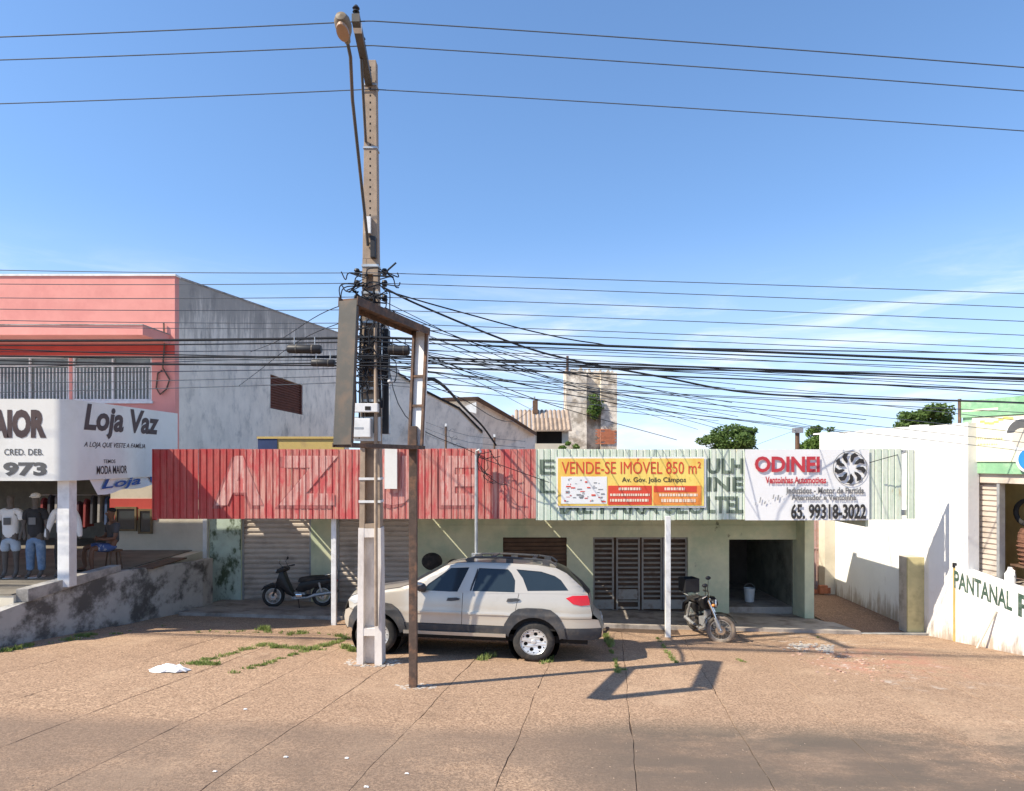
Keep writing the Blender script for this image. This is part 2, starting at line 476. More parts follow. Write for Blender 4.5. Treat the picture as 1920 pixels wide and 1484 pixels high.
M['glass'] = pm('dark_window_glass', (.04, .05, .055), .12, spec=.6, var=.05)

# ================================================================== ground
def sheet_grid(name, xs, ys, fz, mat):
    m = MB(); n = len(xs)
    m.add([(x, y, fz(x, y)) for y in ys for x in xs],
          [(j*n+i, j*n+i+1, (j+1)*n+i+1, (j+1)*n+i) for j in range(len(ys)-1) for i in range(n-1)])
    return m.build(name, mat)
far = [-600, -150, -40, -20, -13, -9, -5, 0, 5, 9, 13, 20, 40, 150, 600]
gr = sheet_grid('ground', far, [-600, -150, -40, -10, -3, 1, 4, 7, 10, 13, 15.5, 18.5, 25, 40, 80, 200, 800], lambda x, y: gz(x, y) - .045, M['earth'])
tag(gr, kind='structure')

# forecourt of cast slabs, joints turned a little off the frontage
fc = sheet_grid('forecourt', [-12, 12], [2.2, 15.4], lambda x, y: gz(x, y) - .014, M['soil'])
tag(fc, kind='structure')
ang = R(-8.4)
ca, sa = math.cos(ang), math.sin(ang)
def wob(a, b): return .010*math.sin(a*1.9 + b*1.3) + .006*math.sin(a*5.1 - b*3.7 + 1) + .003*math.sin(a*13 + b*11 + 2)
def slab_xy(u, v):
    u, v = u + wob(v, u*.35), v + wob(u + 5, v*.35)
    return (u * ca - v * sa, u * sa + v * ca)
us = [-15.0 + 1.27 * i for i in range(25)]
vs_ = [2.0 + 2.55 * i for i in range(7)]
rs = random.Random(3)
def gapn(a, b): return max(0, math.sin(a*2.3 + b*1.7) + .5*math.sin(b*4.1 - a) + .35) * 1.1
for i in range(len(us) - 1):
    for j in range(len(vs_) - 1):
        cx, cy = slab_xy((us[i]+us[i+1])/2, (vs_[j]+vs_[j+1])/2)
        if not (-10.6 < cx < 11.4 and 2.2 < cy < 15.7): continue
        if cy > 13.5 and cx < -8.2: continue
        g1, g2 = rs.uniform(.001, .0048), rs.uniform(.001, .0048)
        h1, h2 = rs.uniform(.0003, .0015), rs.uniform(.0003, .0015)
        dz = rs.uniform(-.002, .002)
        ring = []
        a0, a1, b0, b1 = us[i]+g1, us[i+1]-g2, vs_[j]+h1, vs_[j+1]-h2
        w = lambda s: s + rs.uniform(-.003, .003)
        for k in range(8): ring.append((w(a0 + (a1-a0)*k/8), b0))
        for k in range(16): ring.append((a1 + rs.uniform(-.006, .003)*gapn(a1, b0 + (b1-b0)*k/16), b0 + (b1-b0)*k/16))
        for k in range(8): ring.append((w(a1 - (a1-a0)*k/8), b1))
        for k in range(16): ring.append((a0 + rs.uniform(-.003, .006)*gapn(a0, b1 - (b1-b0)*k/16), b1 - (b1-b0)*k/16))
        top = []; low = []; inn = []
        uc, vc = (a0+a1)/2, (b0+b1)/2
        for (u, v) in ring:
            x, y = slab_xy(u, v)
            low.append((x, y, gz(x, y) - .05)); top.append((x, y, gz(x, y) + dz - .0025))
            u2, v2 = uc + (u-uc)*(1-.006), vc + (v-vc)*(1-.003)
            x, y = slab_xy(u2, v2); inn.append((x, y, gz(x, y) + dz))
        n = len(ring)
        m = MB(); m.add(low + top + inn, [(k, (k+1) % n, n+(k+1) % n, n+k) for k in range(n)] +
                        [(n+k, n+(k+1) % n, 2*n+(k+1) % n, 2*n+k) for k in range(n)] + [tuple(range(2*n, 3*n))])
        s = m.build('slab', M['slab'], fc)

# raised cement floor under the canopy and the alley floor
def gp(x, y): return gz(x, y) + .075
pl = MB()
for (x0, x1) in ((-7.55, -4), (-4, 0), (0, 4), (4, 7.9)):
    pl.add([(x0, 15.1, gp(x0, 15.1)), (x1, 15.1, gp(x1, 15.1)), (x1, 17.7, gp(x1, 17.7)), (x0, 17.7, gp(x0, 17.7)),
            (x0, 15.1, gp(x0, 15.1)-.3), (x1, 15.1, gp(x1, 15.1)-.3)], [(0, 1, 2, 3), (4, 5, 1, 0)])
pl.add([(7.9, 15.1, gp(7.9, 15.1)), (7.9, 15.1, gp(7.9, 15.1)-.3), (7.9, 17.7, gp(7.9, 17.7)-.3), (7.9, 17.7, gp(7.9, 17.7))], [(0, 1, 2, 3)])
tag(pl.build('shop_platform', M['platform']), kind='structure')
al = MB().add([(7.7, 15.35, -1.53), (9.9, 15.35, -1.53), (9.9, 26, -1.45), (7.7, 26, -1.45), (7.7, 15.35, -1.75), (9.9, 15.35, -1.75)], [(0, 1, 2, 3), (4, 5, 1, 0)])
tag(al.build('alley_floor', M['earth']), kind='structure')
kb = MB().box((7.95, 15.2, -1.8), (9.55, 15.345, -1.50))
tag(kb.build('alley_kerb', M['concrete']), kind='structure')

# ================================================================== walls with openings
def holed_wall(O, U, V, T, w, h, holes):
    """boxes covering the rectangle w x h (along unit U, V; thickness vector T) except the holes (u0,u1,v0,v1)"""
    O, U, V = Vector(O), Vector(U), Vector(V)
    ub = sorted({0, w} | {c for q in holes for c in q[:2] if 0 < c < w})
    vb = sorted({0, h} | {c for q in holes for c in q[2:] if 0 < c < h})
    m = MB()
    for i in range(len(ub)-1):
        run = None
        for j in range(len(vb)-1):
            uc, vc = (ub[i]+ub[i+1])/2, (vb[j]+vb[j+1])/2
            solid = not any(q[0] < uc < q[1] and q[2] < vc < q[3] for q in holes)
            if solid and run is None: run = vb[j]
            if run is not None and (not solid or j == len(vb)-2):
                end = vb[j+1] if solid else vb[j]
                m.obox(O + U*ub[i] + V*run, U*(ub[i+1]-ub[i]), V*(end-run), T); run = None
    return m

# ================================================================== the shop under the canopy
DW, DFA = 17.4, 14.2
SW = F / DW
def xw(px): return (px - CX) / SW
def zw(py): return EYE - (py - HY) / SW
shop = thing('shop_building', 'long low green shop with roller shutters under a red and green corrugated canopy front', 'shop', (0, DW, -1.45))
XL, XR = -8.0, 7.66
ZT = zw(1008)
holes = [(xw(453), xw(583), -9, 1.0), (xw(632), xw(782), -9, 1.0), (xw(943), xw(1063), -9, ZT), (xw(1112), xw(1290), -9, ZT), (xw(1367), xw(1510), -9, zw(1012))]
O = Vector((xw(392), DW, -2.0))
hl = [(a - O.x, b - O.x, 0 if c < -5 else c - O.z, d - O.z) for a, b, c, d in holes]
for q in range(len(hl)): hl[q] = (hl[q][0], hl[q][1], -1, hl[q][3])
holed_wall(O, (1, 0, 0), (0, 0, 1), (0, .2, 0), XR - .24 - O.x, 2.0 + 2.2, hl).build('wall', M['green_wall'], shop)
# mossy front of the left pier, a skin of old paint
MB().box((xw(394), DW - .02, -1.4), (xw(452), DW - .002, 1.2)).build('pier_face', M['mossy_wall'], shop)
MB().box((xw(384), DW - .12, -1.5), (xw(391.5), DW + .05, 1.3)).build('corner_post', M['white_paint'], shop)
# end pier standing forward on the right
MB().box((XR - .239, 16.9, -1.7), (XR, DW + 7, 1.02)).build('end_wall', M['green_wall'], shop, bevel=.01)
MB().box((xw(790), DW - .03, zw(990)), (XR - .242, DW - .001, zw(985))).build('ledge', M['green_wall'], shop)
# back room behind the open doorway
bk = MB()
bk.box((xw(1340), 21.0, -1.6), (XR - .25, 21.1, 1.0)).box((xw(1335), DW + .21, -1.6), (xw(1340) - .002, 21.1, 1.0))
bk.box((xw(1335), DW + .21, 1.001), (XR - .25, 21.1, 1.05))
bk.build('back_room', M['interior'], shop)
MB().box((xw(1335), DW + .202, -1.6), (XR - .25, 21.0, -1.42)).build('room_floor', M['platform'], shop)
MB().box((XR - .27, DW + .21, -1.45), (XR - .2395, 21, .5)).build('inner_dado', pm('dim_dado', (.24, .24, .18), .9, var=.3, scale=2, dirt=(.06, .05, .04), damt=.8, dscale=1.2), shop)  # dado coloured dark in place of the room's deep shade
# dark doorway behind the car with a boarded leaf
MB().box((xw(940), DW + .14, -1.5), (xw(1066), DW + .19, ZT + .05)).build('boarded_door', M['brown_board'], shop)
b0 = MB().box((-.5, 0, 0), (.5, .03, .085)).mesh('board', M['brown_board'])
for k in range(9):
    inst('board', b0, shop, ((xw(943)+xw(1063))/2, DW + .10 - shop.location.y, ZT - .02 - .105*(k+1) - shop.location.z), (R(12), R(random.uniform(-1, 1)), 0), (xw(1063)-xw(943), 1, 1))

# roller shutters: each lath a sub-part
def shutter(x0, x1):
    s = MB().box((x0, DW + .085, -1.6), (x1, DW + .1, 1.0)).build('roller_shutter', M['shutter'], shop)
    w = x1 - x0
    lath = MB().prism([(-w/2, 0, 0), (-w/2, -.012, .012), (-w/2, -.028, .055), (-w/2, -.024, .105), (-w/2, -.004, .122), (-w/2, .01, .122), (-w/2, .01, 0)], (w, 0, 0)).mesh('slat', M['shutter'])
    z = gp((x0+x1)/2, DW) + .02
    while z < .95:
        inst('slat', lath, s, ((x0+x1)/2, DW + .073 - shop.location.y, z - shop.location.z)); z += .134
    MB().box((x0, DW + .03, -1.6), (x0 + .05, DW + .08, 1.0)).box((x1 - .05, DW + .03, -1.6), (x1, DW + .08, 1.0)).build('guide_rail', M['grey_metal'], s)
shutter(xw(453), xw(583)); shutter(xw(632), xw(782))

# slatted entrance grille of four leaves
MB().box((xw(1109), DW + .17, -1.6), (xw(1293), DW + .195, ZT + .05)).build('gate_backing', M['brown_board'], shop)
zf = -1.46
for (a, b, kick) in ((1112, 1152, True), (1156, 1201, False), (1204, 1243, True), (1254, 1290, True)):
    x0, x1 = xw(a) + .004, xw(b) - .004
    lf = MB()
    lf.box((x0, DW + .06, zf), (x0 + .045, DW + .10, ZT - .01)).box((x1 - .045, DW + .06, zf), (x1, DW + .10, ZT - .01))
    lf.box((x0 + .046, DW + .06, ZT - .055), (x1 - .046, DW + .10, ZT - .01))
    lf.box((x0 + .046, DW + .06, zf + .02), (x1 - .046, DW + .10, zf + (.26 if kick else .07)))
    leaf = lf.build('gate_leaf', M['gate_slat'], shop)
    sl = MB().box((-.5, -.012, 0), (.5, .012, .05)).mesh('slat', M['gate_slat'])
    z = zf + (.33 if kick else .20)
    while z < ZT - .1:
        inst('slat', sl, leaf, ((x0+x1)/2, DW + .08 - shop.location.y, z - shop.location.z), (R(22), 0, 0), (x1 - x0 - .10, 1, 1)); z += .125
MB().box((xw(1160), DW + .045, zw(1125)), (xw(1196), DW + .058, zw(1106))).build('lock_plate', M['gate_slat'], shop)
MB().box((xw(1243.5), DW + .03, zf), (xw(1253.5), DW + .12, ZT)).build('gate_post', M['grey_metal'], shop)

# canopy: roof sheets (gaps between some of them let sun through), beam, posts
ZR0, ZR1 = 1.62, 1.78
cuts = [(-7.62, -6.66), (-6.33, -6.26), (-6.19, -2.87), (-2.80, .02), (.09, 3.6), (3.6, 7.64)]
for (a, b) in cuts:
    MB().prism([(a, DFA + .08, ZR0), (b - .001, DFA + .08, ZR0), (b - .001, DW - .003, ZR1), (a, DW - .003, ZR1)], (0, 0, .04)).build('canopy_roof', M['galv'], shop)
MB().box((-7.6, DFA + .06, 1.28), (8.55, DFA + .12, 1.40)).build('front_beam', M['galv'], shop)
MB().box((XR - .06, DFA + .13, 1.03), (XR, DW + .2, 1.84)).build('shadow_end_panel', M['green_sheet'], shop)  # unseen panel added to cast the shadow on the alley wall
for (px, yb) in ((626.5, 14.45), (1252, 14.1)):
    x = (px - CX) * yb / F
    r = .052
    MB().box((x - r, yb - r, gz(x, yb) - .2), (x + r, yb + r, 1.28)).build('post', M['white_metal'], shop, bevel=.006)

# corrugated fascia
PIT, DEP = .141, .022
def prof(x):
    t = (x / PIT) % 1.0
    if t < .74: return 0.0
    if t < .80: return DEP * (t - .74) / .06
    if t < .94: return DEP
    return DEP * (1 - (t - .94) / .06)
brk = []
k = -70
while k < 80:
    for t in (0, .74, .80, .94): brk.append((k + t) * PIT)
    k += 1
def fascia_sheet(x0, x1, z0, z1, mat, dy=0):
    xs = [x0] + [b for b in brk if x0 + 1e-4 < b < x1 - 1e-4] + [x1]
    zs = [z0, z1]
    vs, fs = [], []
    n = len(xs)
    for yy in (0, .004):
        for z in zs:
            for x in xs: vs.append((x, DFA + dy + prof(x) + yy, z))
    for i in range(n-1):
        fs.append((i, i+1, n+i+1, n+i)); fs.append((2*n+i+1, 2*n+i, 3*n+i, 3*n+i+1))
        fs.append((i+1, i, 2*n+i, 2*n+i+1)); fs.append((n+i, n+i+1, 3*n+i+1, 3*n+i))
    fs.append((0, n, 3*n, 2*n)); fs.append((n-1, 3*n-1, 4*n-1, 2*n-1))
    return MB().add(vs, fs).build('fascia_sheet', mat, shop)
ZB, ZF = 1.212, 2.704
xa = (285 - CX) * DFA / F; xm = (1005 - CX) * DFA / F; xb = (1692 - CX) * DFA / F; xe = (1718 - CX) * DFA / F
w = 7 * PIT
x = xa; i = 0
while x < xm - .05:
    x1 = min(x + w, xm); fascia_sheet(x, x1 - .004, ZB + rs.uniform(-.012, .012), ZF + rs.uniform(-.012, .008), M['red_sheet_deep'] if i < 2 else M['red_sheet'], (i % 2) * .006); x = x1; i += 1
while x < xb - .05:
    x1 = min(x + w, xb); fascia_sheet(x, x1 - .004, ZB - .02 + rs.uniform(-.012, .012), ZF + rs.uniform(-.012, .008), M['green_sheet'], (i % 2) * .006); x = x1; i += 1
fascia_sheet(xb + .10, xe, ZB, ZF - .03, M['green_sheet'], .02)
MB().box((xa, DFA + .035, 2.62), (xe - .02, DFA + .058, 2.68)).build('top_rail', M['galv'], shop)

# old lettering painted straight on the sheets: follows the ribs
def painted(body, px0, px1, pt, pb, mat, bold=.02, label=None):
    vs, fs = text_mesh(body, bold)
    x0, x1 = min(v.x for v in vs), max(v.x for v in vs); y0, y1 = min(v.y for v in vs), max(v.y for v in vs)
    A, B, Cc = P(px0, pb, DFA), P(px1, pb, DFA), P(px0, pt, DFA)
    bm = bmesh.new()
    bv = [bm.verts.new((A.x + (v.x-x0)/(x1-x0)*(B.x-A.x), 0, A.z + (v.y-y0)/(y1-y0)*(Cc.z-A.z))) for v in vs]
    for f in fs:
        try: bm.faces.new([bv[i] for i in f])
        except ValueError: pass
    grid_bisect(bm, 0, [b for b in brk if A.x < b < B.x])
    for v in bm.verts: v.co.y = DFA + prof(v.co.x) - .006
    off = root_loc(shop)
    bmesh.ops.translate(bm, verts=bm.verts, vec=-off)
    me = bpy.data.meshes.new('painted_lettering'); bm.to_mesh(me); bm.free()
    me.materials.append(mat)
    o = inst('painted_lettering', me, shop, (0, 0, 0))
    if label: o['label'] = label
M['faint_paint'] = sheet_mat('faint_letter_paint', (.68, .42, .36), (.50, .14, .12), .95, (.58, .11, .10), .50)
M['shade_paint'] = sheet_mat('letter_outline_paint', (.22, .06, .058), (.58, .22, .19), .85, (.50, .11, .10), .50)
M['green_letter'] = sheet_mat('dark_green_letter_paint', (.07, .10, .075), (.26, .32, .24), .85, (.42, .47, .36), .60)
for ch, a, b in (('A', 404, 494), ('Z', 522, 634), ('U', 700, 776), ('E', 826, 893)):
    painted(ch, a - 7, b - 6, 857, 954, M['shade_paint'], .03)
for ch, a, b in (('A', 404, 494), ('Z', 522, 634), ('U', 700, 776), ('E', 826, 893)):
    vs = None
    DFA_keep = DFA; DFA = DFA - .003
    painted(ch, a, b, 855, 948, M['faint_paint'], .05, 'faded pale letter %s painted on the red sheets' % ch)
    DFA = DFA_keep
painted('ULH', 1326, 1394, 860, 889, M['green_letter'], .035)
painted('INE', 1326, 1394, 895, 922, M['green_letter'], .035)
painted('LTEL', 1326, 1394, 931, 963, M['green_letter'], .035)
painted('IAL PARA SEU', 1050, 1320, 936, 964, M['green_letter'], .03)
painted('E', 1012, 1040, 862, 890, M['green_letter'], .02)
painted('L', 1012, 1040, 898, 925, M['green_letter'], .02)

# white board fixed to the red sheets next to the power pole
wb = MB().box(P(721, 917, 14.12), P(745, 838, 14.16)).build('white_board', M['sign_white'], None, base=P(733, 917, 14.15))
tag(wb, 'narrow blank white board hung on the red sheets just right of the concrete pole', 'board')

# ------------------------------------------------------------------ sale banner
DB = DFA - .03
sale = thing('sale_banner', 'yellow and red property sale banner with a white plan, hung on the green sheets', 'banner', P(1184, 950, DB))
def wavy(px0, px1, pt, pb, d, mat, parent, name, amp=.012, seed=1):
    r = random.Random(seed); n, mz = 24, 5
    a, b = P(px0, pb, d), P(px1, pt, d); ph = r.random() * 6
    vs, fs = [], []
    for j in range(mz):
        for i in range(n):
            u, v = i/(n-1), j/(mz-1)
            vs.append((a.x + (b.x-a.x)*u, d + amp*(math.sin(u*9+ph)+math.sin(u*17+v*3))*v*(1-v)*2, a.z + (b.z-a.z)*v))
    for j in range(mz-1):
        for i in range(n-1): fs.append((j*n+i, j*n+i+1, (j+1)*n+i+1, (j+1)*n+i))
    return MB().add(vs, fs).build(name, mat, parent, smooth=True)
def flat_px(name, px0, px1, pt, pb, d, mat, parent, t=.003):
    a, b = P(px0, pb, d), P(px1, pt, d)
    return MB().box((a.x, d - t, a.z), (b.x, d, b.z)).build(name, mat, parent)
M['banner_yellow'] = pm('yellow_banner', (.86, .66, .17), .5, var=.1, scale=1.5, dirt=(.78, .40, .05), damt=.7, dscale=.9, dstretch=(2.2, 1, .6), dlo=.42, dhi=.62, dirt2=(.50, .36, .03), d2scale=1.0, d2lo=.60, d2hi=.7)
M['banner_red'] = pm('red_print', (.66, .075, .04), .5, var=.12, scale=3)
M['banner_pale'] = pm('pale_print', (.82, .70, .55), .5, var=.06)
M['orange_print'] = pm('orange_print', (.78, .27, .06), .5, var=.1)
flat_px('banner_back', 1043, 1323, 857, 952, DB + .008, M['banner_white'], sale)
flat_px('banner_sheet', 1046, 1320, 860, 949, DB, M['banner_yellow'], sale, .004)
letter_px('VENDE-SE IM\u00d3VEL 850 m\u00b2', 1053, 1314, 860, 889, DB - .006, M['banner_red'], sale)
letter_px('Av. Gov. Jo\u00e3o C\u00e2mpos', 1166, 1286, 895, 907, DB - .006, M['black_ink'], sale, bold=.01)
flat_px('plan_panel', 1052, 1138, 894, 945, DB - .006, M['banner_white'], sale)
r2 = random.Random(11)
pm_ = MB(); pr_ = MB(); pk_ = MB()
for k in range(46):
    x, y = r2.uniform(1055, 1128), r2.uniform(897, 940); w_, h_ = r2.uniform(1.5, 9), r2.uniform(.8, 3)
    a, b = P(x, y + h_, DB - .0105), P(min(x + w_, 1136), y, DB - .0105)
    (pm_ if k % 3 else pr_).box((a.x, DB - .0115 - .0001*k, a.z), (b.x, DB - .0102, b.z))
pm_.build('plan_lines', M['grey_metal'], sale)['kind'] = 'stuff'; pr_.build('plan_marks', M['banner_red'], sale)['kind'] = 'stuff'
flat_px('red_box', 1140, 1222, 911, 947, DB - .006, M['banner_red'], sale)
flat_px('orange_box', 1225, 1315, 911, 947, DB - .006, M['orange_print'], sale)
flat_px('red_box', 1226, 1306, 912, 923, DB - .010, M['banner_red'], sale)
for (a, b, y0, y1) in ((1160, 1202, 914.5, 919.5), (1144, 1218, 926, 930.5), (1144, 1216, 936, 941), (1246, 1284, 914.5, 919.5), (1236, 1308, 926, 931), (1240, 1304, 936, 942)):
    # tiny print: rows of short dashes
    q = MB(); x = a; r3 = random.Random(int(a + y0))
    while x < b:
        ww = r3.uniform(2, 6); p0, p1 = P(x, y1, DB - .0135), P(min(x + ww, b), y0, DB - .0135)
        q.box((p0.x, DB - .0145, p0.z), (p1.x, DB - .0128, p1.z)); x += ww + 1.4
    q.build('small_print', M['banner_pale'], sale)['kind'] = 'stuff'

# ------------------------------------------------------------------ fan repair banner
od = thing('repair_banner', 'white car fan repair banner with red heading and black phone number', 'banner', P(1513, 975, DB))
wavy(1397, 1630, 843, 976, DB, M['banner_white'], od, 'banner_sheet', .0015, 4)
M['red_print'] = pm('dark_red_print', (.50, .045, .06), .5, var=.1)
M['grey_print'] = pm('grey_print', (.16, .16, .165), .6)
DL = DB - .022
letter_px('ODINEI', 1415, 1537, 856, 886, DL, M['red_print'], od, bold=.034)
letter_px('Ventoinhas Automotivas', 1435, 1549, 894, 907, DL, M['red_print'], od, bold=.032)
letter_px('Induzidos - Motor de Partida', 1475, 1620, 914, 926, DL, M['grey_print'], od, bold=.032)
letter_px('Alternador e Ventoinha', 1484, 1605, 928, 938, DL, M['grey_print'], od, bold=.032)
letter_px('65. 99318-3022', 1483, 1624, 945, 974, DL, M['black_ink'], od, bold=.03)
# printed fan wheel
fc_ = P(1594, 878, DL); s_ = DL / F
fan = MB()
for k in range(9):
    a0 = k * 2*math.pi/9
    pts = []
    for (rr, da) in ((10, 0), (17, .16), (25, .10), (30, -.12)): pts.append((rr, a0 + da))
    inner = [(28, a0 - .42), (21, a0 - .20), (14, a0 - .22)]
    poly = [fc_ + Vector((r_*math.cos(t)*s_, -.002, r_*math.sin(t)*s_)) for r_, t in pts + inner]
    fan.prism(poly, (0, .0015, 0))
fan.build('fan_blades', M['black_ink'], od)
rg = MB(); n = 40
for (ra, rb) in ((31, 32.2),):
    for k in range(n):
        t0, t1 = 2*math.pi*k/n, 2*math.pi*(k+1)/n
        rg.prism([fc_ + Vector((ra*math.cos(t0)*s_, -.002, ra*math.sin(t0)*s_)), fc_ + Vector((rb*math.cos(t0)*s_, -.002, rb*math.sin(t0)*s_)),
                  fc_ + Vector((rb*math.cos(t1)*s_, -.002, rb*math.sin(t1)*s_)), fc_ + Vector((ra*math.cos(t1)*s_, -.002, ra*math.sin(t1)*s_))], (0, .0015, 0))
rg.build('fan_ring', M['grey_print'], od)
sk = MB()
c0 = P(1440, 940, DL)
for k in range(9):
    t = k / 8
    a = c0 + Vector((-.28 + t*.75, -.002, -.09 + t*.22 + .03*math.sin(k*2.1))); sk.obox(a, (.012 + .01*(k % 3), 0, .0), (.02, 0, .07 + .05*math.sin(k*1.7)), (0, .0015, 0))
sk.build('starter_motor_print', M['galv'], od)['kind'] = 'stuff'

# ================================================================== service mast in front of the canopy
ms = thing('service_mast', 'thin grey service mast with a small meter box in front of the red sheets', 'mast', P(893, 1190, 14.02))
x = P(893, 900, 14.02).x
MB().tube([(x, 14.02, gz(x, 14.02) - .1), (x, 14.02, 2.58)], .036, 10).build('pole', M['galv'], ms, smooth=True)
MB().tube([(x, 14.02, 2.56), (x + .01, 13.99, 2.66), (x + .07, 13.96, 2.68), (x + .10, 13.95, 2.62)], .03, 8).build('weather_head', M['galv'], ms, smooth=True)
MB().box((x - .09, 13.90, .33), (x + .13, 13.985, .52)).build('meter_box', M['galv'], ms, bevel=.01)
MB().box((x - .045, 13.88, .37), (x + .085, 13.8985, .48)).build('meter_window', M['white_paint'], ms)
ti = MB(); r4 = random.Random(5)
for k in range(7):
    p = Vector((x + .05, 13.97, 2.6)); pts = [p]
    for q in range(6):
        p = p + Vector((r4.uniform(-.06, .19), r4.uniform(-.03, .03), r4.uniform(-.20, .06))); pts.append(p)
    ti.tube(pts, .008, 5)
ti.build('cable_tangle', M['wire'], ms)  # real cables, but the dark loops also stand in for shadows on the sheets
# ================================================================== left: pink building
pk = thing('pink_building', 'two storey salmon pink building with white barred windows and a sooty grey side wall', 'building', (-12, DW, -1.2))
PX, ZP = -8.8, 7.26
s17 = F / DW
# front wall: window openings
WB = (zw(752), zw(668))
win = [(xw(134.5), xw(284.5)), (xw(-22), xw(129.5)), (xw(-190), xw(-36))]
Of = Vector((-21, DW, 2.1))
holed_wall(Of, (1, 0, 0), (0, 0, 1), (0, .22, 0), PX - Of.x, ZP - 2.1,
           [(a - Of.x, b - Of.x, WB[0] - 2.1, WB[1] - 2.1) for a, b in win]).build('front_wall', M['pink'], pk)
MB().box((-21, DW - .03, ZP), (PX + .03, DW + .26, ZP + .05)).build('parapet_cap', M['white_paint'], pk)
MB().box((-21, 16.12, 5.49), (-8.93, DW - .001, 5.72)).build('window_awning_slab', M['pink'], pk)
MB().box((-21, 16.10, 5.721), (-8.92, DW - .001, 5.745)).build('slab_cap', M['concrete'], pk)
M['frosted'] = pm('dusty_pane', (.20, .22, .21), .25, var=.35, scale=1.2)
# red painted band under the slab
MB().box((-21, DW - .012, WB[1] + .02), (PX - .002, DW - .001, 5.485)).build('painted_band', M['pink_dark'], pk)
for (a, b) in win:
    fr = MB(); t = .05
    z0, z1 = WB; y0, y1 = DW + .03, DW + .09
    fr.box((a, y0, z0), (b, y1, z0 + t)).box((a, y0, z1 - t), (b, y1, z1)).box((a, y0, z0 + t), (a + t, y1, z1 - t)).box((b - t, y0, z0 + t), (b, y1, z1 - t))
    zt = zw(686)
    m_ = (a + b) / 2
    fr.box((a + t, y0 + .004, zt - .02), (b - t, y1 - .004, zt + .02)).box((m_ - .025, y0, z0 + t), (m_ + .025, y1, zt - .02)).box((m_ - .02, y0, zt + .02), (m_ + .02, y1, z1 - t))
    wf = fr.build('window_frame', M['white_metal'], pk)
    MB().box((a + t, DW + .10, z0 + t), (b - t, DW + .11, z1 - t)).build('pane', M['frosted'], wf)
    bar = MB().box((-.011, -.008, z0 + t), (.011, .008, zt - .05)).mesh('bar', M['white_metal'])
    n = int((b - a) / .088)
    for k in range(1, n):
        xx = a + (b - a) * k / n
        if abs(xx - m_) < .05: continue
        inst('bar', bar, wf, (xx - pk.location.x, DW + .055 - pk.location.y, -pk.location.z))
    MB().box((a - .04, DW - .05, z0 - .07), (b + .04, DW + .02, z0 - .002)).build('sill', M['white_paint'], wf)
# side wall, gable rising to the back, one bricked window
def yz(px, x): return abs(x) * F / abs(px - CX)
y0w, y1w = yz(507, PX), yz(568, PX)
def ztop(y): return ZP + (y - DW) * (8.72 - 7.26) / (32.4 - 17.4)
zb0, zb1 = 4.33, 5.57
def sidepiece(a, b, za, zb=None):
    top = [(PX, b, ztop(b) if zb is None else zb), (PX, a, ztop(a) if zb is None else zb)]
    return [(PX, a, za), (PX, b, za)] + top
sw = MB()
for pc in (sidepiece(DW + .221, y0w, -1.5), sidepiece(y1w, 36.0, -1.5), sidepiece(y0w, y1w, -1.5, zb0), sidepiece(y0w, y1w, zb1)):
    sw.prism(pc, (-.25, 0, 0))
sw.box((PX - .25, DW + .0, -1.5), (PX - .001, DW + .22, 2.098))
sw.build('side_wall', M['dirty_plaster'], pk)
MB().prism([(PX + .02, DW + .27, ztop(DW) + .051), (PX + .02, 36, ztop(36) + .051), (PX - .3, 36, ztop(36) + .051), (PX - .3, DW + .27, ztop(DW) + .051)], (0, 0, -.05)).build('coping', M['concrete'], pk)
M['brick_win'] = pm('dark_brown_shutter', (.135, .042, .027), .8, var=.25, scale=6, dirt=(.05, .02, .015), damt=.7, dscale=2.2)
bwn = MB().box((PX - .16, y0w, zb0), (PX - .12, y1w, zb1)).build('side_window', M['brick_win'], pk)
MB().box((PX - .119, y0w, zb0), (PX - .04, y0w + .12, zb1)).box((PX - .119, y1w - .12, zb0), (PX - .04, y1w, zb1)).build('frame', M['brick_win'], bwn)
ls = MB().box((0, y0w + .14, 0), (.05, y1w - .14, .045)).mesh('slat', M['brick_win'])
for k in range(12):
    inst('slat', ls, bwn, (PX - .119 - pk.location.x, -pk.location.y, zb0 + .04 + k*.1 - pk.location.z), (0, R(0), 0))
# roof slope and back, closes the block
MB().box((-21, DW + .23, 6.5), (PX - .26, 36, 6.7)).build('roof', M['galv'], pk)
MB().box((-21, 35.8, -1.5), (PX - .26, 36, 6.49)).build('back_wall', M['dirty_plaster'], pk)
# loop of brown conduit on the front corner
MB().tube([P(307, 606, DW-.05), P(308, 650, DW-.05), P(305, 690, DW-.06), P(318, 712, DW-.05), P(312, 730, DW-.06), P(300, 740, DW-.06), P(293, 728, DW-.06), P(296, 700, DW-.05), P(304, 695, DW-.05)], .022, 6).build('conduit', M['rust'], pk, smooth=True)

M['shop_inner'] = pm('clothes_shop_inside', (.17, .15, .12), .85, var=.3, scale=2)
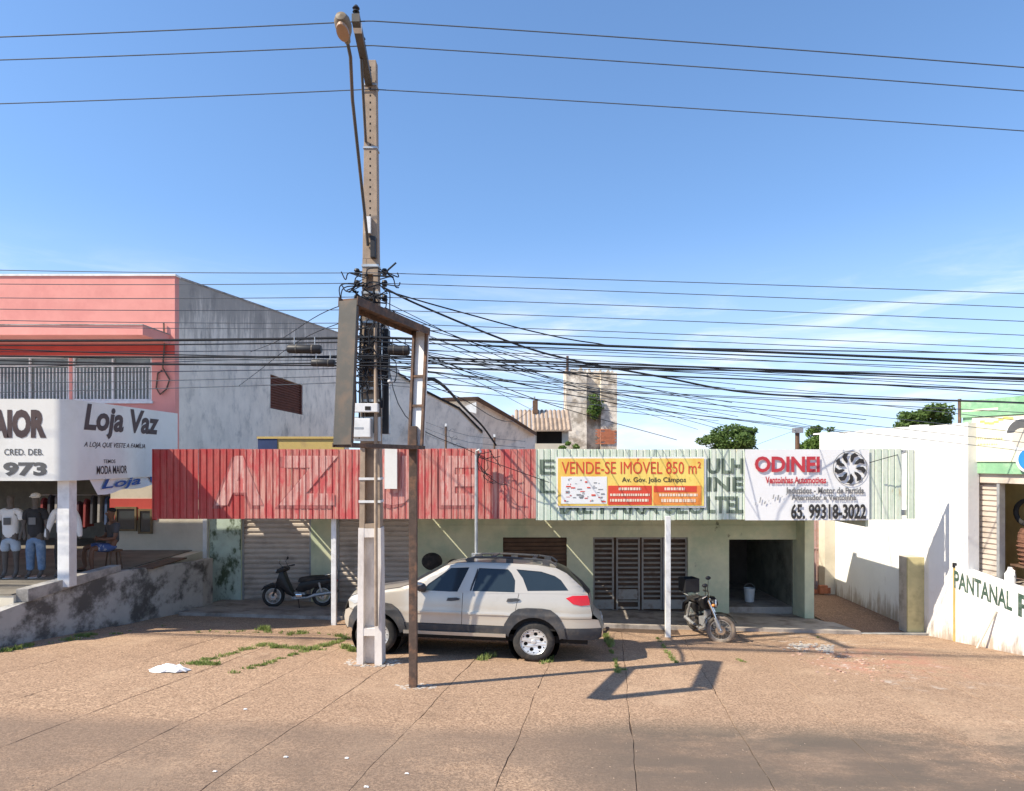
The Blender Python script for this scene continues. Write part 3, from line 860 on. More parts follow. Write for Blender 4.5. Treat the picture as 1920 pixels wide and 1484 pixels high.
# ground floor of the clothes shop: floor slab, inner walls, cream wall
cs = thing('clothes_shop', 'open fronted clothes shop below the pink building, with a cream wall and dark interior', 'shop', (-12, 14, 0))
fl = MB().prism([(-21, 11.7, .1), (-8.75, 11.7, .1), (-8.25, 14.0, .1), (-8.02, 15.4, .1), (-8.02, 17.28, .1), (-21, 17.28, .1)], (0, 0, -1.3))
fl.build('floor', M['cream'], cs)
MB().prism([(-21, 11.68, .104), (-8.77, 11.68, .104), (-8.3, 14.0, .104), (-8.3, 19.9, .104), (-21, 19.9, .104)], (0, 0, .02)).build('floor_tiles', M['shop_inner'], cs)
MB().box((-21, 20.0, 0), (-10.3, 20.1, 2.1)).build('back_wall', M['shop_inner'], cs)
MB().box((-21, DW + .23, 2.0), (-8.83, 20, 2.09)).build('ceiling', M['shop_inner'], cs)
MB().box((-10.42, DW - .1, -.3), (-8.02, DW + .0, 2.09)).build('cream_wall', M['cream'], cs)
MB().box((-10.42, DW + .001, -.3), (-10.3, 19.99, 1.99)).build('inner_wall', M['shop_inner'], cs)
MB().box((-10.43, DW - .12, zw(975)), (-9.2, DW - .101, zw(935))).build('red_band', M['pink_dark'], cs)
M['brown_frame'] = pm('brown_window_frame', (.17, .12, .06), .6, var=.2)
for (a, b, t, q) in ((222, 262, 950, 995), (265, 291, 954, 1000)):
    wf = MB(); x0, x1, z0, z1 = xw(a), xw(b), zw(q), zw(t); y0, y1 = DW - .16, DW - .122; k = .05
    wf.box((x0, y0, z0), (x1, y1, z0+k)).box((x0, y0, z1-k), (x1, y1, z1)).box((x0, y0, z0+k), (x0+k, y1, z1-k)).box((x1-k, y0, z0+k), (x1, y1, z1-k))
    o = wf.build('window', M['brown_frame'], cs)
    MB().box((x0+k, DW - .135, z0+k), (x1-k, DW - .125, z1-k)).build('pane', M['glass'], o)
# racks of hanging clothes at the back
rc = [(.25, .05, .05), (.06, .06, .07), (.3, .28, .26), (.05, .08, .16), (.32, .16, .10), (.10, .05, .06)]
for k in range(13):
    x = -12.6 + k * .19
    g_ = MB(); z = 1.45 + .1*math.sin(k)
    g_.prism([(x, 17.9, z), (x + .05, 17.75, z - .08), (x + .05, 17.72, z - .75), (x + .05, 18.1, z - .75), (x + .05, 18.05, z - .08)], (.06, 0, 0))
    nm = 'cloth_%d' % (k % 6)
    if nm not in M: M[nm] = pm(nm, rc[k % 6], .9, var=.2)
    g_.build('hanging_garment', M[nm], cs)
MB().tube([(-12.8, 17.9, 1.52), (-10.5, 17.9, 1.52)], .015, 6).build('clothes_rail', M['galv'], cs)
MB().box((-14.5, 13.5, .125), (-10.9, 14.1, .16)).build('display_plinth', M['shop_inner'], cs)
pil = MB().box((-8.47, 12.42, .1), (-8.25, 12.64, 2.088)).build('pillar', M['white_paint'], None, base=(-8.36, 12.54, .1), bevel=.008)
tag(pil, 'square whitewashed pillar holding up the white shop sign on the left', 'pillar')

# ------------------------------------------------------------------ white box sign over the clothes shop
sg = thing('shop_sign', 'white wraparound fascia sign with black lettering over the clothes shop', 'sign', (-8.1, 12.2, 2.09))
X1, Y1, ZS0, ZS1, RR = -8.1, 12.2, 2.09, 3.59, .30
outl = [(-16, Y1)]
for k in range(9):
    t = math.pi/2 * k / 8
    outl.append((X1 - RR + RR*math.sin(t), Y1 + RR - RR*math.cos(t)))
outl += [(X1, 16.15), (-16, 16.15)]
MB().prism([(x, y, ZS0) for x, y in outl], (0, 0, ZS1 - ZS0)).build('sign_box', M['sign_white'], sg, smooth=True)
M['brown_ink'] = pm('brown_black_print', (.075, .05, .048), .6)
M['grey_ink'] = pm('grey_sign_print', (.10, .10, .10), .6)
letter_px('MAIOR', -46, 87, 768, 822, Y1 - .002, M['brown_ink'], sg, bold=.06)
letter_px('CRED. DEB.', 8, 81, 842, 854, Y1 - .002, M['grey_ink'], sg, bold=.01)
letter_px('973', 6, 88, 867, 893, Y1 - .002, M['grey_ink'], sg, bold=.05)
def side_text(body, pxl, pyb, pyt, pxr, mat, **k):
    n = Vector((1, 0, 0)); p0 = (X1 + .002, 0, 0)
    a = ray_plane(pxl, pyb, p0, n); c = ray_plane(pxl, pyt, p0, n); b = ray_plane(pxr, pyb, p0, n); b.z = a.z
    lettering(body, a, b - a, c - a, mat, sg, **k)
side_text('Loja Vaz', 157, 822, 756, 298, M['brown_ink'], bold=.035, shear=.2)
side_text('A LOJA QUE VESTE A FAM\u00cdLIA', 157, 841, 826, 272, M['brown_ink'], bold=.01, shear=.3)
side_text('TEMOS', 194, 869, 862, 216, M['brown_ink'], bold=.01)
side_text('MODA MAIOR', 181, 890, 874, 238, M['brown_ink'], bold=.02)
# cloth strip hanging below it
st = thing('cloth_banner', 'torn white cloth banner with blue letters hanging under the white shop sign', 'banner', (-8.16, 13.6, 1.7))
xs = -8.16
a = ray_plane(168, 899, (xs, 0, 0), Vector((1, 0, 0))); b = ray_plane(310, 898, (xs, 0, 0), Vector((1, 0, 0)))
q = MB(); n = 20
for j in range(4):
    for i in range(n):
        u, v = i/(n-1), j/3
        y = a.y + (b.y - a.y)*u + .25*v*(1-u)
        q.v.append(Vector((xs + .03*math.sin(u*11)*v, y, 2.085 - v*(.30 - .14*u + .02*math.sin(u*14)))))
q.f = [(j*n+i, j*n+i+1, (j+1)*n+i+1, (j+1)*n+i) for j in range(3) for i in range(n-1)]
M['blue_ink'] = pm('blue_cloth_print', (.03, .09, .32), .7)
q.build('cloth', M['banner_white'], st, smooth=True)
a = ray_plane(190, 925, (xs + .035, 0, 0), Vector((1, 0, 0))); b = ray_plane(330, 921, (xs + .035, 0, 0), Vector((1, 0, 0))); c = ray_plane(190, 897, (xs + .035, 0, 0), Vector((1, 0, 0)))
b.z = a.z + .12; a.z += .02
lettering('Loja Vaz', a, b - a, (0, 0, .24), M['blue_ink'], st, bold=.02, shear=.25)

# ------------------------------------------------------------------ stained retaining wall on the left
M['stained_wall'] = pm('stained_render', (.44, .42, .385), .9, var=.1, scale=2, dirt=(.075, .068, .06), damt=.92, dscale=1.5, dstretch=(1, 1, 1.1), dlo=.42, dhi=.60, bump=.4, bscale=30)
rw = thing('retaining_wall', 'low black stained retaining wall sloping beside the left shop', 'wall', (-8.2, 13.5, -1))
pts = [(-7.45, 16.6, .02), (-7.47, 16.1, .03), (-7.72, 15.1, .10), (-8.04, 13.86, .17), (-8.36, 12.6, .10), (-8.58, 11.7, -.04), (-8.75, 11.0, -.14), (-9.25, 9.0, -.36)]
q = MB()
for i in range(len(pts)-1):
    a, b = pts[i], pts[i+1]
    w_ = Vector((-.2, 0, 0))
    A0, B0 = Vector((a[0], a[1], gz(a[0], a[1]) - .2)), Vector((b[0], b[1], gz(b[0], b[1]) - .2))
    A1, B1 = Vector(a), Vector(b)
    q.add([A0, B0, B1, A1, A0+w_, B0+w_, B1+w_, A1+w_], [(0, 3, 2, 1), (4, 5, 6, 7), (3, 7, 6, 2)] + ([(0, 4, 7, 3)] if i == 0 else []) + ([(1, 2, 6, 5)] if i == len(pts)-2 else []))
q.build('wall', M['stained_wall'], rw, merge=True)
# sloping pale kerb slab lying on the wall
q = MB()
kp = [ray_plane(235, 1060, (-8.1, 0, 0), Vector((1, .22, 0)).normalized()), ray_plane(58, 1100, (-8.6, 11.8, 0), Vector((1, .22, 0)).normalized())]
A, B = Vector((-8.12, 13.75, .18)), Vector((-8.585, 11.75, -.03))
q.prism([A + Vector((.06, 0, 0)), B + Vector((.06, 0, 0)), B + Vector((.06, 0, .23)), A + Vector((.06, 0, .13))], (-.22, 0, 0))
q.build('kerb_slab', M['concrete'], rw, bevel=.012)
MB().box((-8.15, 14.4, .11), (-7.75, 15.9, .14)).build('cap_plate', M['rust'], rw)
# shallow concrete ramp kerb at far left
ld = MB().prism([(-16, 11.1, -.02), (-8.99, 11.1, -.12), (-8.86, 11.62, -.12), (-16, 11.62, -.02)], (0, 0, -.7)).build('entrance_step', M['cream'], None, base=(-10, 11.3, -.3))
tag(ld, 'pale concrete entrance step at the foot of the clothes shop floor', 'step')

# old painted sign board standing behind the canopy
ob = thing('old_sign_board', 'weathered yellow sign board with a dark blue end behind the red sheets', 'sign', P(552, 842, 15.2))
M['ochre'] = pm('faded_ochre_paint', (.55, .40, .13), .7, var=.15, scale=4, dirt=(.30, .2, .1), damt=.6, dscale=4)
M['navy'] = pm('navy_paint', (.03, .05, .12), .7, var=.2)
a, b = P(484, 860, 15.0), P(645, 819, 15.0)
MB().box((a.x, 15.0, a.z - .6), (b.x, 15.06, b.z - .05)).build('panel', M['ochre'], ob)
MB().box((a.x - .02, 14.97, b.z - .049), (b.x, 15.08, b.z)).build('top_rail', M['ochre'], ob)
MB().box((a.x, 14.985, a.z - .6), (P(520, 0, 15).x, 14.999, b.z - .051)).build('blue_panel', M['navy'], ob)

# ================================================================== behind: houses, tower, trees
def poly_px(pts, d0, thick, name, mat, parent):
    """upright slab whose front outline is given as (px, py, distance)"""
    return MB().prism([P(*p) for p in pts], Vector((0, thick, 0))).build(name, mat, parent)
h2 = thing('grey_house', 'grey rendered house side with a sloping top edge behind the rusty sign frame', 'house', P(780, 860, 27))
poly_px([(716, 875, 25.5), (716, 676, 25.5), (746, 692, 26.0), (748, 702, 26.0), (797, 735, 27.0), (862, 768, 29.0), (905, 812, 30.5), (905, 875, 30.5)], 27, .3, 'side_wall', M['dirty_plaster'], h2)
poly_px([(748, 699, 26.0), (797, 731, 27.0), (862, 764, 29.0), (905, 808, 30.5), (905, 812.5, 30.5), (862, 768.5, 29), (797, 735.5, 27), (748, 702.5, 26)], 26.9, -.12, 'coping', M['dark'], h2)
h3 = thing('grey_block_house', 'taller grey house with a dark roof edge, right of the rusty sign frame', 'house', P(930, 860, 36))
poly_px([(832, 875, 33.0), (832, 752, 33.0), (893, 750, 33.5), (960, 788, 36.5), (1003, 816, 38.5), (1003, 875, 38.5)], 35, .3, 'wall', M['dirty_plaster'], h3)
MB().prism([P(829, 754, 32.95), P(829, 747, 32.95), P(897, 745, 33.3), P(962, 783, 36.3), P(1006, 812, 38.4), P(1006, 818, 38.4), P(960, 789, 36.3), P(893, 752, 33.3)], (0, -.25, 0)).build('roof_edge', M['brown_board'], h3)
MB().prism([P(872, 762, 32.7), P(893, 754, 32.7), P(893, 776, 32.7), P(880, 772, 32.7)], (0, .1, 0)).build('gable_patch', M['white_paint'], h3)
# barbed wire posts on the wall
for (px, t, lab) in ((836, 797, 'thin rusty fence post above the red sheets, nearer the sign frame'), (927, 817, 'thin rusty fence post above the red sheets, nearer the tiled roof')):
    a = P(px, 850, 22)
    po = thing('fence_post', lab, 'post', a, group='fence posts above the canopy')
    MB().tube([P(px, 850, 22), P(px, t, 22)], .035, 6).build('post_shaft', M['rust'], po)
    MB().box(P(px - 2, t + 3, 21.94), P(px + 2, t - 2, 22.06)).build('insulator', M['white_paint'], po)
bw = MB()
for t in (806, 818, 830): bw.tube([P(770, t - 25, 22.3)] + [P(836, t, 22), P(880, t + 12, 22), P(927, t + 17, 22), P(985, t + 22, 22.4)], .009, 4)
tag(bw.build('barbed_wire', M['wire_grey'], None, base=P(836, 820, 22)), 'strands of barbed wire between the rusty fence posts', 'barbed wire')
sc_ = MB()
for k in range(18):
    t = k * .9; c = P(845 + 0.8*k, 808 + 1.9*k, 21.9)
    sc_.v.append(c + Vector((.12*math.cos(t), 0, .12*math.sin(t))))
pts_ = [v.copy() for v in sc_.v]
tag(MB().tube(pts_, .008, 4).build('wire_coil', M['wire_grey'], None, base=pts_[0]), 'loose coil of thin wire beside the fence post', 'wire')

# tiled shed
sh = thing('tiled_shed', 'small shed with an old brown tiled roof between the grey house and the ruined tower', 'shed', P(1010, 860, 40))
DS = 40.0
a, b = P(985, 860, DS), P(1066, 806, DS)
holed_wall((P(965, 0, DS).x, DS, -1.4), (1, 0, 0), (0, 0, 1), (0, .2, 0), P(1066, 0, DS).x - P(965, 0, DS).x, b.z + 1.4,
           [(P(1006, 0, DS).x - P(965, 0, DS).x, P(1054, 0, DS).x - P(965, 0, DS).x, P(0, 832, DS).z + 1.4, P(0, 809, DS).z + 1.4)]).build('wall', M['cream'], sh)
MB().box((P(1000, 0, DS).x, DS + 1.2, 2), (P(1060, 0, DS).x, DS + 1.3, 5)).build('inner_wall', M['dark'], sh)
row = MB()
x0, x1 = P(940, 0, DS).x, P(1072, 0, DS).x
n = 16
for k in range(n):
    xa_, xb_ = x0 + (x1-x0)*k/n, x0 + (x1-x0)*(k+1)/n
    xc = (xa_+xb_)/2; z0 = P(0, 808, DS).z; z1 = P(0, 770 + (10 if k < 3 else 0), DS + 1.6).z
    t = MB().prism([(xa_ + .01, DS - .3, z0), (xc, DS - .3, z0 + .09), (xb_ - .01, DS - .3, z0), (xb_ - .01, DS - .3, z0 - .05), (xa_ + .01, DS - .3, z0 - .05)], (0, 2.0, z1 - z0))
    t.build('tile_row', M['tile'], sh)
ch = MB().box(P(999, 776, 41.2), P(1008, 752, 41.6)).build('chimney', M['brown_board'], sh)
MB().tube([P(1003, 760, 41.4), P(1002, 744, 41.4)], .05, 6).build('chimney_pipe', M['grey_metal'], sh)

# ruined tower
M['ruin'] = pm('ruined_render', (.76, .68, .56), .95, var=.3, scale=2.2, dirt=(.20, .15, .10), damt=.7, dscale=1.0, dlo=.42, dhi=.6, dirt2=(.58, .55, .50), d2scale=1.3, d2lo=.58, d2hi=.66, bump=.6, bscale=12, bdist=.03)
M['brick_red'] = pm('bare_red_brick', (.48, .17, .09), .9, var=.2, scale=5)
tw = thing('ruined_tower', 'tall ruined masonry tower with stained plaster and a plant growing on it', 'tower', P(1110, 860, 46))
def ragged(px0, px1, pt, pb, d, th, seed, name, mat):
    r = random.Random(seed); n = 12
    top = [(px0 + (px1-px0)*k/n, pt + r.uniform(-3, 5)) for k in range(n+1)]
    pts = [(px0, pb)] + top + [(px1, pb)]
    return MB().prism([P(x, y, d) for x, y in pts], (0, th, 0)).build(name, mat, tw)
ragged(1062, 1100, 692, 900, 46.0, 2.6, 1, 'left_shaft', M['ruin'])
ragged(1099, 1128, 694, 900, 46.7, 1.9, 2, 'recess_wall', M['ruin'])
ragged(1127, 1157, 696, 900, 46.0, 2.6, 3, 'right_shaft', M['ruin'])
MB().tube([P(1064, 700, 46), P(1064, 668, 46)], .09, 6).build('iron_post', M['rust'], tw)
bk_ = MB().box((-.125, -.03, -.04), (.125, .03, .04)).mesh('brick', M['brick_red'])
for j in range(11):
    for k in range(5):
        p = P(1120 + k*7.2 + (3.4 if j % 2 else 0), 806 + j*2.6, 45.96)
        if random.random() < .9: inst('brick', bk_, tw, p - root_loc(tw), (0, 0, R(random.uniform(-2, 2))))

# ------------------------------------------------------------------ trees
def leaf_mat(name, c1, c2):
    m, nt, b = node_mat(name); N, K = nt.nodes.new, nt.links.new
    b.inputs['Roughness'].default_value = .6; b.inputs['Specular IOR Level'].default_value = .25
    g = N('ShaderNodeNewGeometry'); n = N('ShaderNodeTexNoise'); n.inputs['Scale'].default_value = 1.6; n.inputs['Detail'].default_value = 6
    K(g.outputs['Position'], n.inputs['Vector'])
    r = N('ShaderNodeMapRange'); r.inputs['From Min'].default_value = .3; r.inputs['From Max'].default_value = .7; K(n.outputs['Fac'], r.inputs['Value'])
    x = N('ShaderNodeMix'); x.data_type = 'RGBA'; x.inputs['A'].default_value = c1 + (1,); x.inputs['B'].default_value = c2 + (1,)
    K(r.outputs['Result'], x.inputs['Factor']); K(x.outputs['Result'], b.inputs['Base Color'])
    t = N('ShaderNodeBsdfTranslucent'); K(x.outputs['Result'], t.inputs['Color'])
    ms_ = N('ShaderNodeMixShader'); ms_.inputs[0].default_value = .3
    K(b.outputs[0], ms_.inputs[1]); K(t.outputs[0], ms_.inputs[2]); K(ms_.outputs[0], nt.nodes['Material Output'].inputs['Surface'])
    return m
M['leaf_a'] = leaf_mat('mango_leaves', (.06, .11, .03), (.14, .21, .055))
M['leaf_b'] = leaf_mat('bright_leaves', (.07, .13, .025), (.15, .23, .05))
M['bark'] = pm('tree_bark', (.12, .09, .065), .95, var=.3, bump=.5)
def leaves(mb, c, r, n, size, rnd, flat=1.0):
    for k in range(n):
        u = Vector((rnd.gauss(0, 1), rnd.gauss(0, 1), rnd.gauss(0, 1))).normalized()
        rad = r * (rnd.random() ** .33)
        p = Vector(c) + Vector((u.x*rad, u.y*rad, u.z*rad*flat))
        a = Vector((rnd.gauss(0, 1), rnd.gauss(0, 1), rnd.gauss(0, .6))).normalized()
        b = a.orthogonal().normalized(); b = (Matrix.Rotation(rnd.random()*6.28, 3, a) @ b)
        s = size * rnd.uniform(.6, 1.3)
        mb.add([p - a*s, p + b*s*.45, p + a*s, p - b*s*.45], [(0, 1, 2, 3)])
def tree(label, px, pyc, d, rx, rz, mat, seed, nclump=26, nleaf=240, size=.16):
    nleaf = int(nleaf*.8); nclump = int(nclump*1.35)
    rnd = random.Random(seed)
    c = P(px, pyc, d); base = Vector((c.x, d, gz(c.x, d)))
    t = thing('tree', label, 'tree', base)
    h = c.z - base.z
    tr = MB().tube([base, base + Vector((.1, 0, h*.4)), base + Vector((-.05, .1, h*.8))], [.28, .22, .15], 8)
    cr_ = MB()
    for k in range(nclump):
        u = Vector((rnd.gauss(0, 1), rnd.gauss(0, 1), rnd.gauss(0, 1))).normalized()
        q = c + Vector((u.x*rx*rnd.uniform(.35, 1.05), u.y*rx*rnd.uniform(.3, .9), u.z*rz*rnd.uniform(.3, .92)))
        rq = rnd.uniform(.10, .34); leaves(cr_, q, rx*rq, int(nleaf*(rq/.25)**2*rnd.uniform(.6, 1)), size*rnd.uniform(.7, 1.3), rnd, .7)
        if k % 3 == 0:
            s0 = base + Vector((0, 0, h*.7)); tr.tube([s0, s0.lerp(q, .5) + Vector((0, 0, .1)), q], [.09, .06, .02], 5)
    tr.build('trunk', M['bark'], t, smooth=True)
    o = cr_.build('crown', mat, t); o['kind'] = 'stuff'
    return t
tree('round dark green tree behind the sale banner end of the canopy', 1378, 833, 48, 2.5, 1.95, M['leaf_a'], 1, 34, 300, .15)
tree('low light green bush top behind the repair banner', 1553, 838, 44, 2.1, 1.5, M['leaf_b'], 2, 20, 240, .14)
tree('spreading green tree rising over the white alley wall', 1728, 792, 42, 2.1, 1.05, M['leaf_a'], 3, 26, 240, .14)
tree('little green shrub top beside the tiled shed', 1068, 842, 39, .7, .45, M['leaf_b'], 5, 7, 140, .09)
rnd = random.Random(9)
pt_ = thing('wall_plant', 'green plant rooted high on the ruined tower', 'plant', P(1115, 770, 45.9))
q = MB()
for k in range(10): leaves(q, P(1108 + rnd.uniform(0, 18), 742 + rnd.uniform(0, 40), 45.9 + rnd.uniform(-.2, .2)), .35, 90, .10, rnd)
q.build('foliage', M['leaf_b'], pt_)['kind'] = 'stuff'
MB().tube([P(1116, 790, 46.3), P(1114, 765, 45.9), P(1118, 745, 45.9)], .05, 5).build('stem', M['bark'], pt_)
pp = thing('far_power_pole', 'short dark wooden pole top in the gap between the two trees', 'pole', P(1495, 860, 40))
MB().tube([P(1495, 880, 40), P(1495, 806, 40)], .13, 8).build('shaft', M['brown_board'], pp)
MB().box(P(1490, 812, 39.8), P(1501, 803, 40.2)).build('cap', M['grey_metal'], pp)

# ================================================================== right: alley wall and the yellow shop
aw = thing('alley_wall', 'tall white rendered wall along the alley on the right', 'wall', (9.5, 15.2, -1.5))
ZA = 3.24
LD = Vector((.29, -.957, 0)).normalized(); LN = Vector((-LD.y, LD.x, 0)) * -1
if LN.x > 0: LN = -LN
L0 = Vector((9.5, 15.2, 0))
def wallpiece(m, a, b, z0, z1, th=.22): m.obox((a[0], a[1], z0), (b[0]-a[0], b[1]-a[1], 0), (0, 0, z1-z0), (th, 0, 0)); return m
m = MB(); wallpiece(m, (9.5, 15.2), (9.5, 20.6), -1.7, ZA)
m.build('side_wall', M['white_wall'], aw)
e = L0 + LD * .95
m = MB().prism([(9.501, 15.199, -1.7), (e.x, e.y, -1.7), (e.x, e.y, ZA + .03), (9.501, 15.199, ZA - .001)], (.3, .09, 0))
m.build('front_wall', M['white_wall'], aw)
# broken coping blocks along the top
rr_ = random.Random(21); y = 15.5; 
cb = MB()
while y < 20.3:
    l = rr_.uniform(.35, .9); cb.box((9.50, y, ZA + .001), (9.70, y + l, ZA + rr_.uniform(.015, .06))); y += l + rr_.uniform(.02, .35)
cb.build('coping', M['white_wall'], aw)
# painted stub pier at the alley mouth
stb = MB().box((9.12, 15.40, -1.7), (9.497, 15.72, .22)).build('alley_pier', pm('shade_grey_render', (.5, .44, .36), .9, var=.15, scale=3, dirt=(.2, .17, .13), damt=.7, dscale=2, bump=.3), None, base=(9.3, 15.6, -1.5), bevel=.01)  # pier sides coloured grey-brown in place of shade on the white wall
MB().box((9.115, 15.36, -1.7), (9.497, 15.399, .222)).build('painted_face', M['olive'], stb)
tag(stb, 'low pier with an olive painted face against the white wall at the alley mouth', 'pier')
MB().tube([L0 + LD*.66 + LN*.03 + Vector((0, 0, -1.6)), L0 + LD*.66 + LN*.03 + Vector((0, 0, .12))], .028, 8).build('conduit', M['ochre'], aw, smooth=True)
MB().tube([L0 + LD*.66 + LN*.03 + Vector((0, 0, .12)), L0 + LD*.66 + LN*.03 + Vector((0, 0, .22))], .04, 8).build('conduit_cap', M['black_plastic'], aw)

# gate at the far end of the alley
ag = thing('alley_gate', 'pink barred metal gate closing the far end of the alley', 'gate', (9.0, 20.2, -1.45))
M['pink_metal'] = pm('faded_pink_metal', (.58, .40, .38), .6, var=.15, dirt=(.40, .16, .08), damt=.7, dscale=5)
DG = 20.2
bar = MB().box((-.022, -.015, -1.44), (.022, .015, 1.0)).mesh('bar', M['pink_metal'])
for k in range(17): inst('bar', bar, ag, (8.05 - 9.0 + k*.088, 0, 1.45))
MB().box((7.9, DG - .03, -.25), (9.49, DG + .03, -.2)).box((7.9, DG - .03, .95), (9.49, DG + .03, 1.03)).build('rail', M['pink_metal'], ag)
MB().box((7.7, DG + .6, -1.5), (9.49, DG + .66, 1.6)).build('back_panel', M['pink_metal'], ag)
gp_ = MB().box((9.2, 19.6, -1.5), (9.495, 20.0, 1.1)).build('gate_pier', M['cream'], None, base=(9.35, 19.8, -1.45))
tag(gp_, 'cream gate pier at the end of the alley beside the pink gate', 'pier')
M['clay'] = pm('red_clay', (.40, .15, .08), .95, var=.3, scale=8)
cl = MB(); rr_ = random.Random(4)
for k in range(40):
    p = Vector((rr_.uniform(8.1, 9.3), rr_.uniform(19.5, 20.1), -1.47)); s_b = rr_.uniform(.04, .12)
    cl.obox(p, (s_b*2, rr_.uniform(-.02, .02), 0), (rr_.uniform(-.03, .03), s_b, .0), (0, 0, s_b*rr_.uniform(.6, 2.5)))
tag(cl.build('brick_heap', M['clay'], None, base=(8.7, 19.8, -1.47)), 'heap of broken red bricks in front of the pink alley gate', 'bricks', kind='stuff')

# low lettered wall
pw = thing('lettered_wall', 'low white wall with dark green painted name running to the right edge', 'wall', L0 + LD*1.5 + Vector((0, 0, -1.4)))
off = LN * .05
def lp(t, z): 
    v = L0 + LD*t + off; return Vector((v.x, v.y, z))
t0, t1 = .70, 4.6
m = MB().prism([lp(t0, -1.75), lp(t1, -1.5), lp(t1, -.55), lp(2.13, -.13), lp(t0, .12)], -LN*.045 + Vector((.13, .04, 0)))
m.build('wall', M['white_wall'], pw)
MB().prism([lp(t0, .121), lp(2.13, -.129), lp(t1, -.549), lp(t1, -.51), lp(2.13, -.09), lp(t0, .16)], -LN*.045 + Vector((.16, .05, 0))).build('coping', M['white_paint'], pw)
M['green_ink'] = pm('dark_green_wall_letters', (.045, .085, .06), .8, var=.3, dirt=(.25, .28, .24), damt=.6, dscale=9)
def wall_text(body, p_ll, p_lr, p_ul, **k):
    o0 = L0 + off
    a, b, c = (ray_plane(*p, o0, LN) for p in (p_ll, p_lr, p_ul))
    lettering(body, a, b - a, c - a, M['green_ink'], pw, **k)
wall_text('PANTANAL', (1789, 1102), (1898, 1147), (1789, 1069), bold=.03)
wall_text('P', (1909, 1155), (1932, 1165), (1909, 1112), bold=.03)
lean = MB().tube([lp(1.35, -1.5) + LN*.25, lp(1.62, -.62) + LN*.02], .022, 6).build('leaning_stick', M['cream'], None, base=lp(1.35, -1.5), smooth=True)
tag(lean, 'pale stick leaning against the white lettered wall', 'stick')

# yellow shop behind it
ys = thing('corner_shop', 'green and cream shop front with a grey roller shutter at the right edge', 'shop', (10.3, 14, 0))
Q0 = Vector((10.02, 14.74, 0))
def qp(t, z, o=0): 
    v = Q0 + LD*t + LN*o; return Vector((v.x, v.y, z))
def qt(px):   # parameter along the shop front seen at photo column px
    k = (px - CX) / F
    return (k*Q0.y - Q0.x) / (LD.x - k*LD.y)
def qz(px, py, o=0): return ray_plane(px, py, Q0 + LN*o, LN).z
def qbox(px0, px1, z0, z1, o0, o1, name, mat, parent):
    ta, tb = qt(px0), qt(px1)
    return MB().obox(qp(ta, z0, o1), LD*(tb-ta), (0, 0, z1-z0), LN*(o0-o1)).build(name, mat, parent)
M['yellow_in'] = pm('ochre_inner_wall', (.42, .29, .11), .9, var=.2, scale=2)
zs0, zs1 = .0, qz(1840, 905)
qbox(1806, 1817.5, -1.4, 3.3, -.2, 0, 'corner_wall', M['white_wall'], ys)
sh_ = qbox(1818, 1868, -.1, zs1, -.12, -.10, 'roller_shutter', M['shutter'], ys)
ta, tb = qt(1818), qt(1868)
k = 0; z = 0.0
while z < zs1 - .05:
    MB().obox(qp(ta, z, -.10), LD*(tb-ta), (0, 0, .085), LN*.03).build('slat', M['shutter'], sh_); z += .115
qbox(1868.5, 1874, -.1, zs1, -.16, .0, 'shutter_rail', M['grey_metal'], ys)
tl, tr_ = qt(1818), qt(1960)
MB().obox(qp(tl, zs1, .02), LD*(tr_-tl), (0, 0, .22), -LN*.3).build('shutter_box', M['shutter'], ys)
MB().obox(qp(tl, -.12, -.95), LD*3.6, (0, 0, 2.6), -LN*.05).build('inner_wall', M['yellow_in'], ys)
MB().obox(qp(tl, -.25, .0), LD*3.6, (0, 0, .12), -LN*.95).build('inner_floor', M['platform'], ys)
MB().obox(qp(tl - .0, -.1, -.16), -LN*.78, (0, 0, 2.6), LD*.02).build('side_wall', M['yellow_in'], ys)
MB().obox(qp(tl, zs1 + .221, -.01), LD*(tr_-tl+.6), (0, 0, 1.5), -LN*.9).build('upper_wall', M['pink'], ys) if False else None
M['sign_green'] = pm('green_sign_paint', (.22, .42, .24), .6, var=.12, dirt=(.5, .6, .45), damt=.5, dscale=3)
M['sign_cream'] = pm('cream_sign_face', (.78, .76, .55), .5, var=.06, scale=2)
ss = thing('shop_sign', 'cream sign board with a green top edge and a round emblem over the corner shop', 'sign', (10.4, 13.8, 2.3))
def qpl(px, py, o): return ray_plane(px, py, Q0 + LN*o, LN)
ts, te = qt(1812), qt(2010)
zb_ = qz(1835, 866, .1); zm_ = qz(1835, 782, .1); zt_ = qz(1835, 750, .1)
MB().obox(qp(ts + .0, zb_ - .25, .10), LD*(te-ts), (0, 0, zm_-zb_+.25), -LN*.25).build('board', M['sign_green'], ss)
MB().obox(qp(qt(1831), zb_, .13), LD*(te-qt(1831)), (0, 0, zm_-zb_-.01), -LN*.028).build('face', M['sign_cream'], ss)
MB().obox(qp(ts - .02, zm_+.001, .16), LD*(te-ts+.04), (0, 0, zt_-zm_), -LN*.3).build('top_band', M['sign_green'], ss)
MB().obox(qp(ts + .03, zm_ + .12, .166), LD*.8, (0, 0, .045), -LN*.005).build('band_stripe', M['sign_cream'], ss)
MB().tube([qp(ts - .03, zb_ - .3, .16), qp(ts - .03, zt_ + .05, .16)], .035, 8).build('corner_post', M['rust'], ss)
M['yellow_print'] = pm('yellow_print', (.70, .60, .16), .6)
wv = MB()
for k in range(8):
    a = qt(1846) + k*.10; wv.obox(qp(a, zm_ - .13 - .05*math.sin(k*.9), .1345), LD*.105, (0, 0, .045), -LN*.004)
wv.build('wave_stripe', M['yellow_print'], ss)
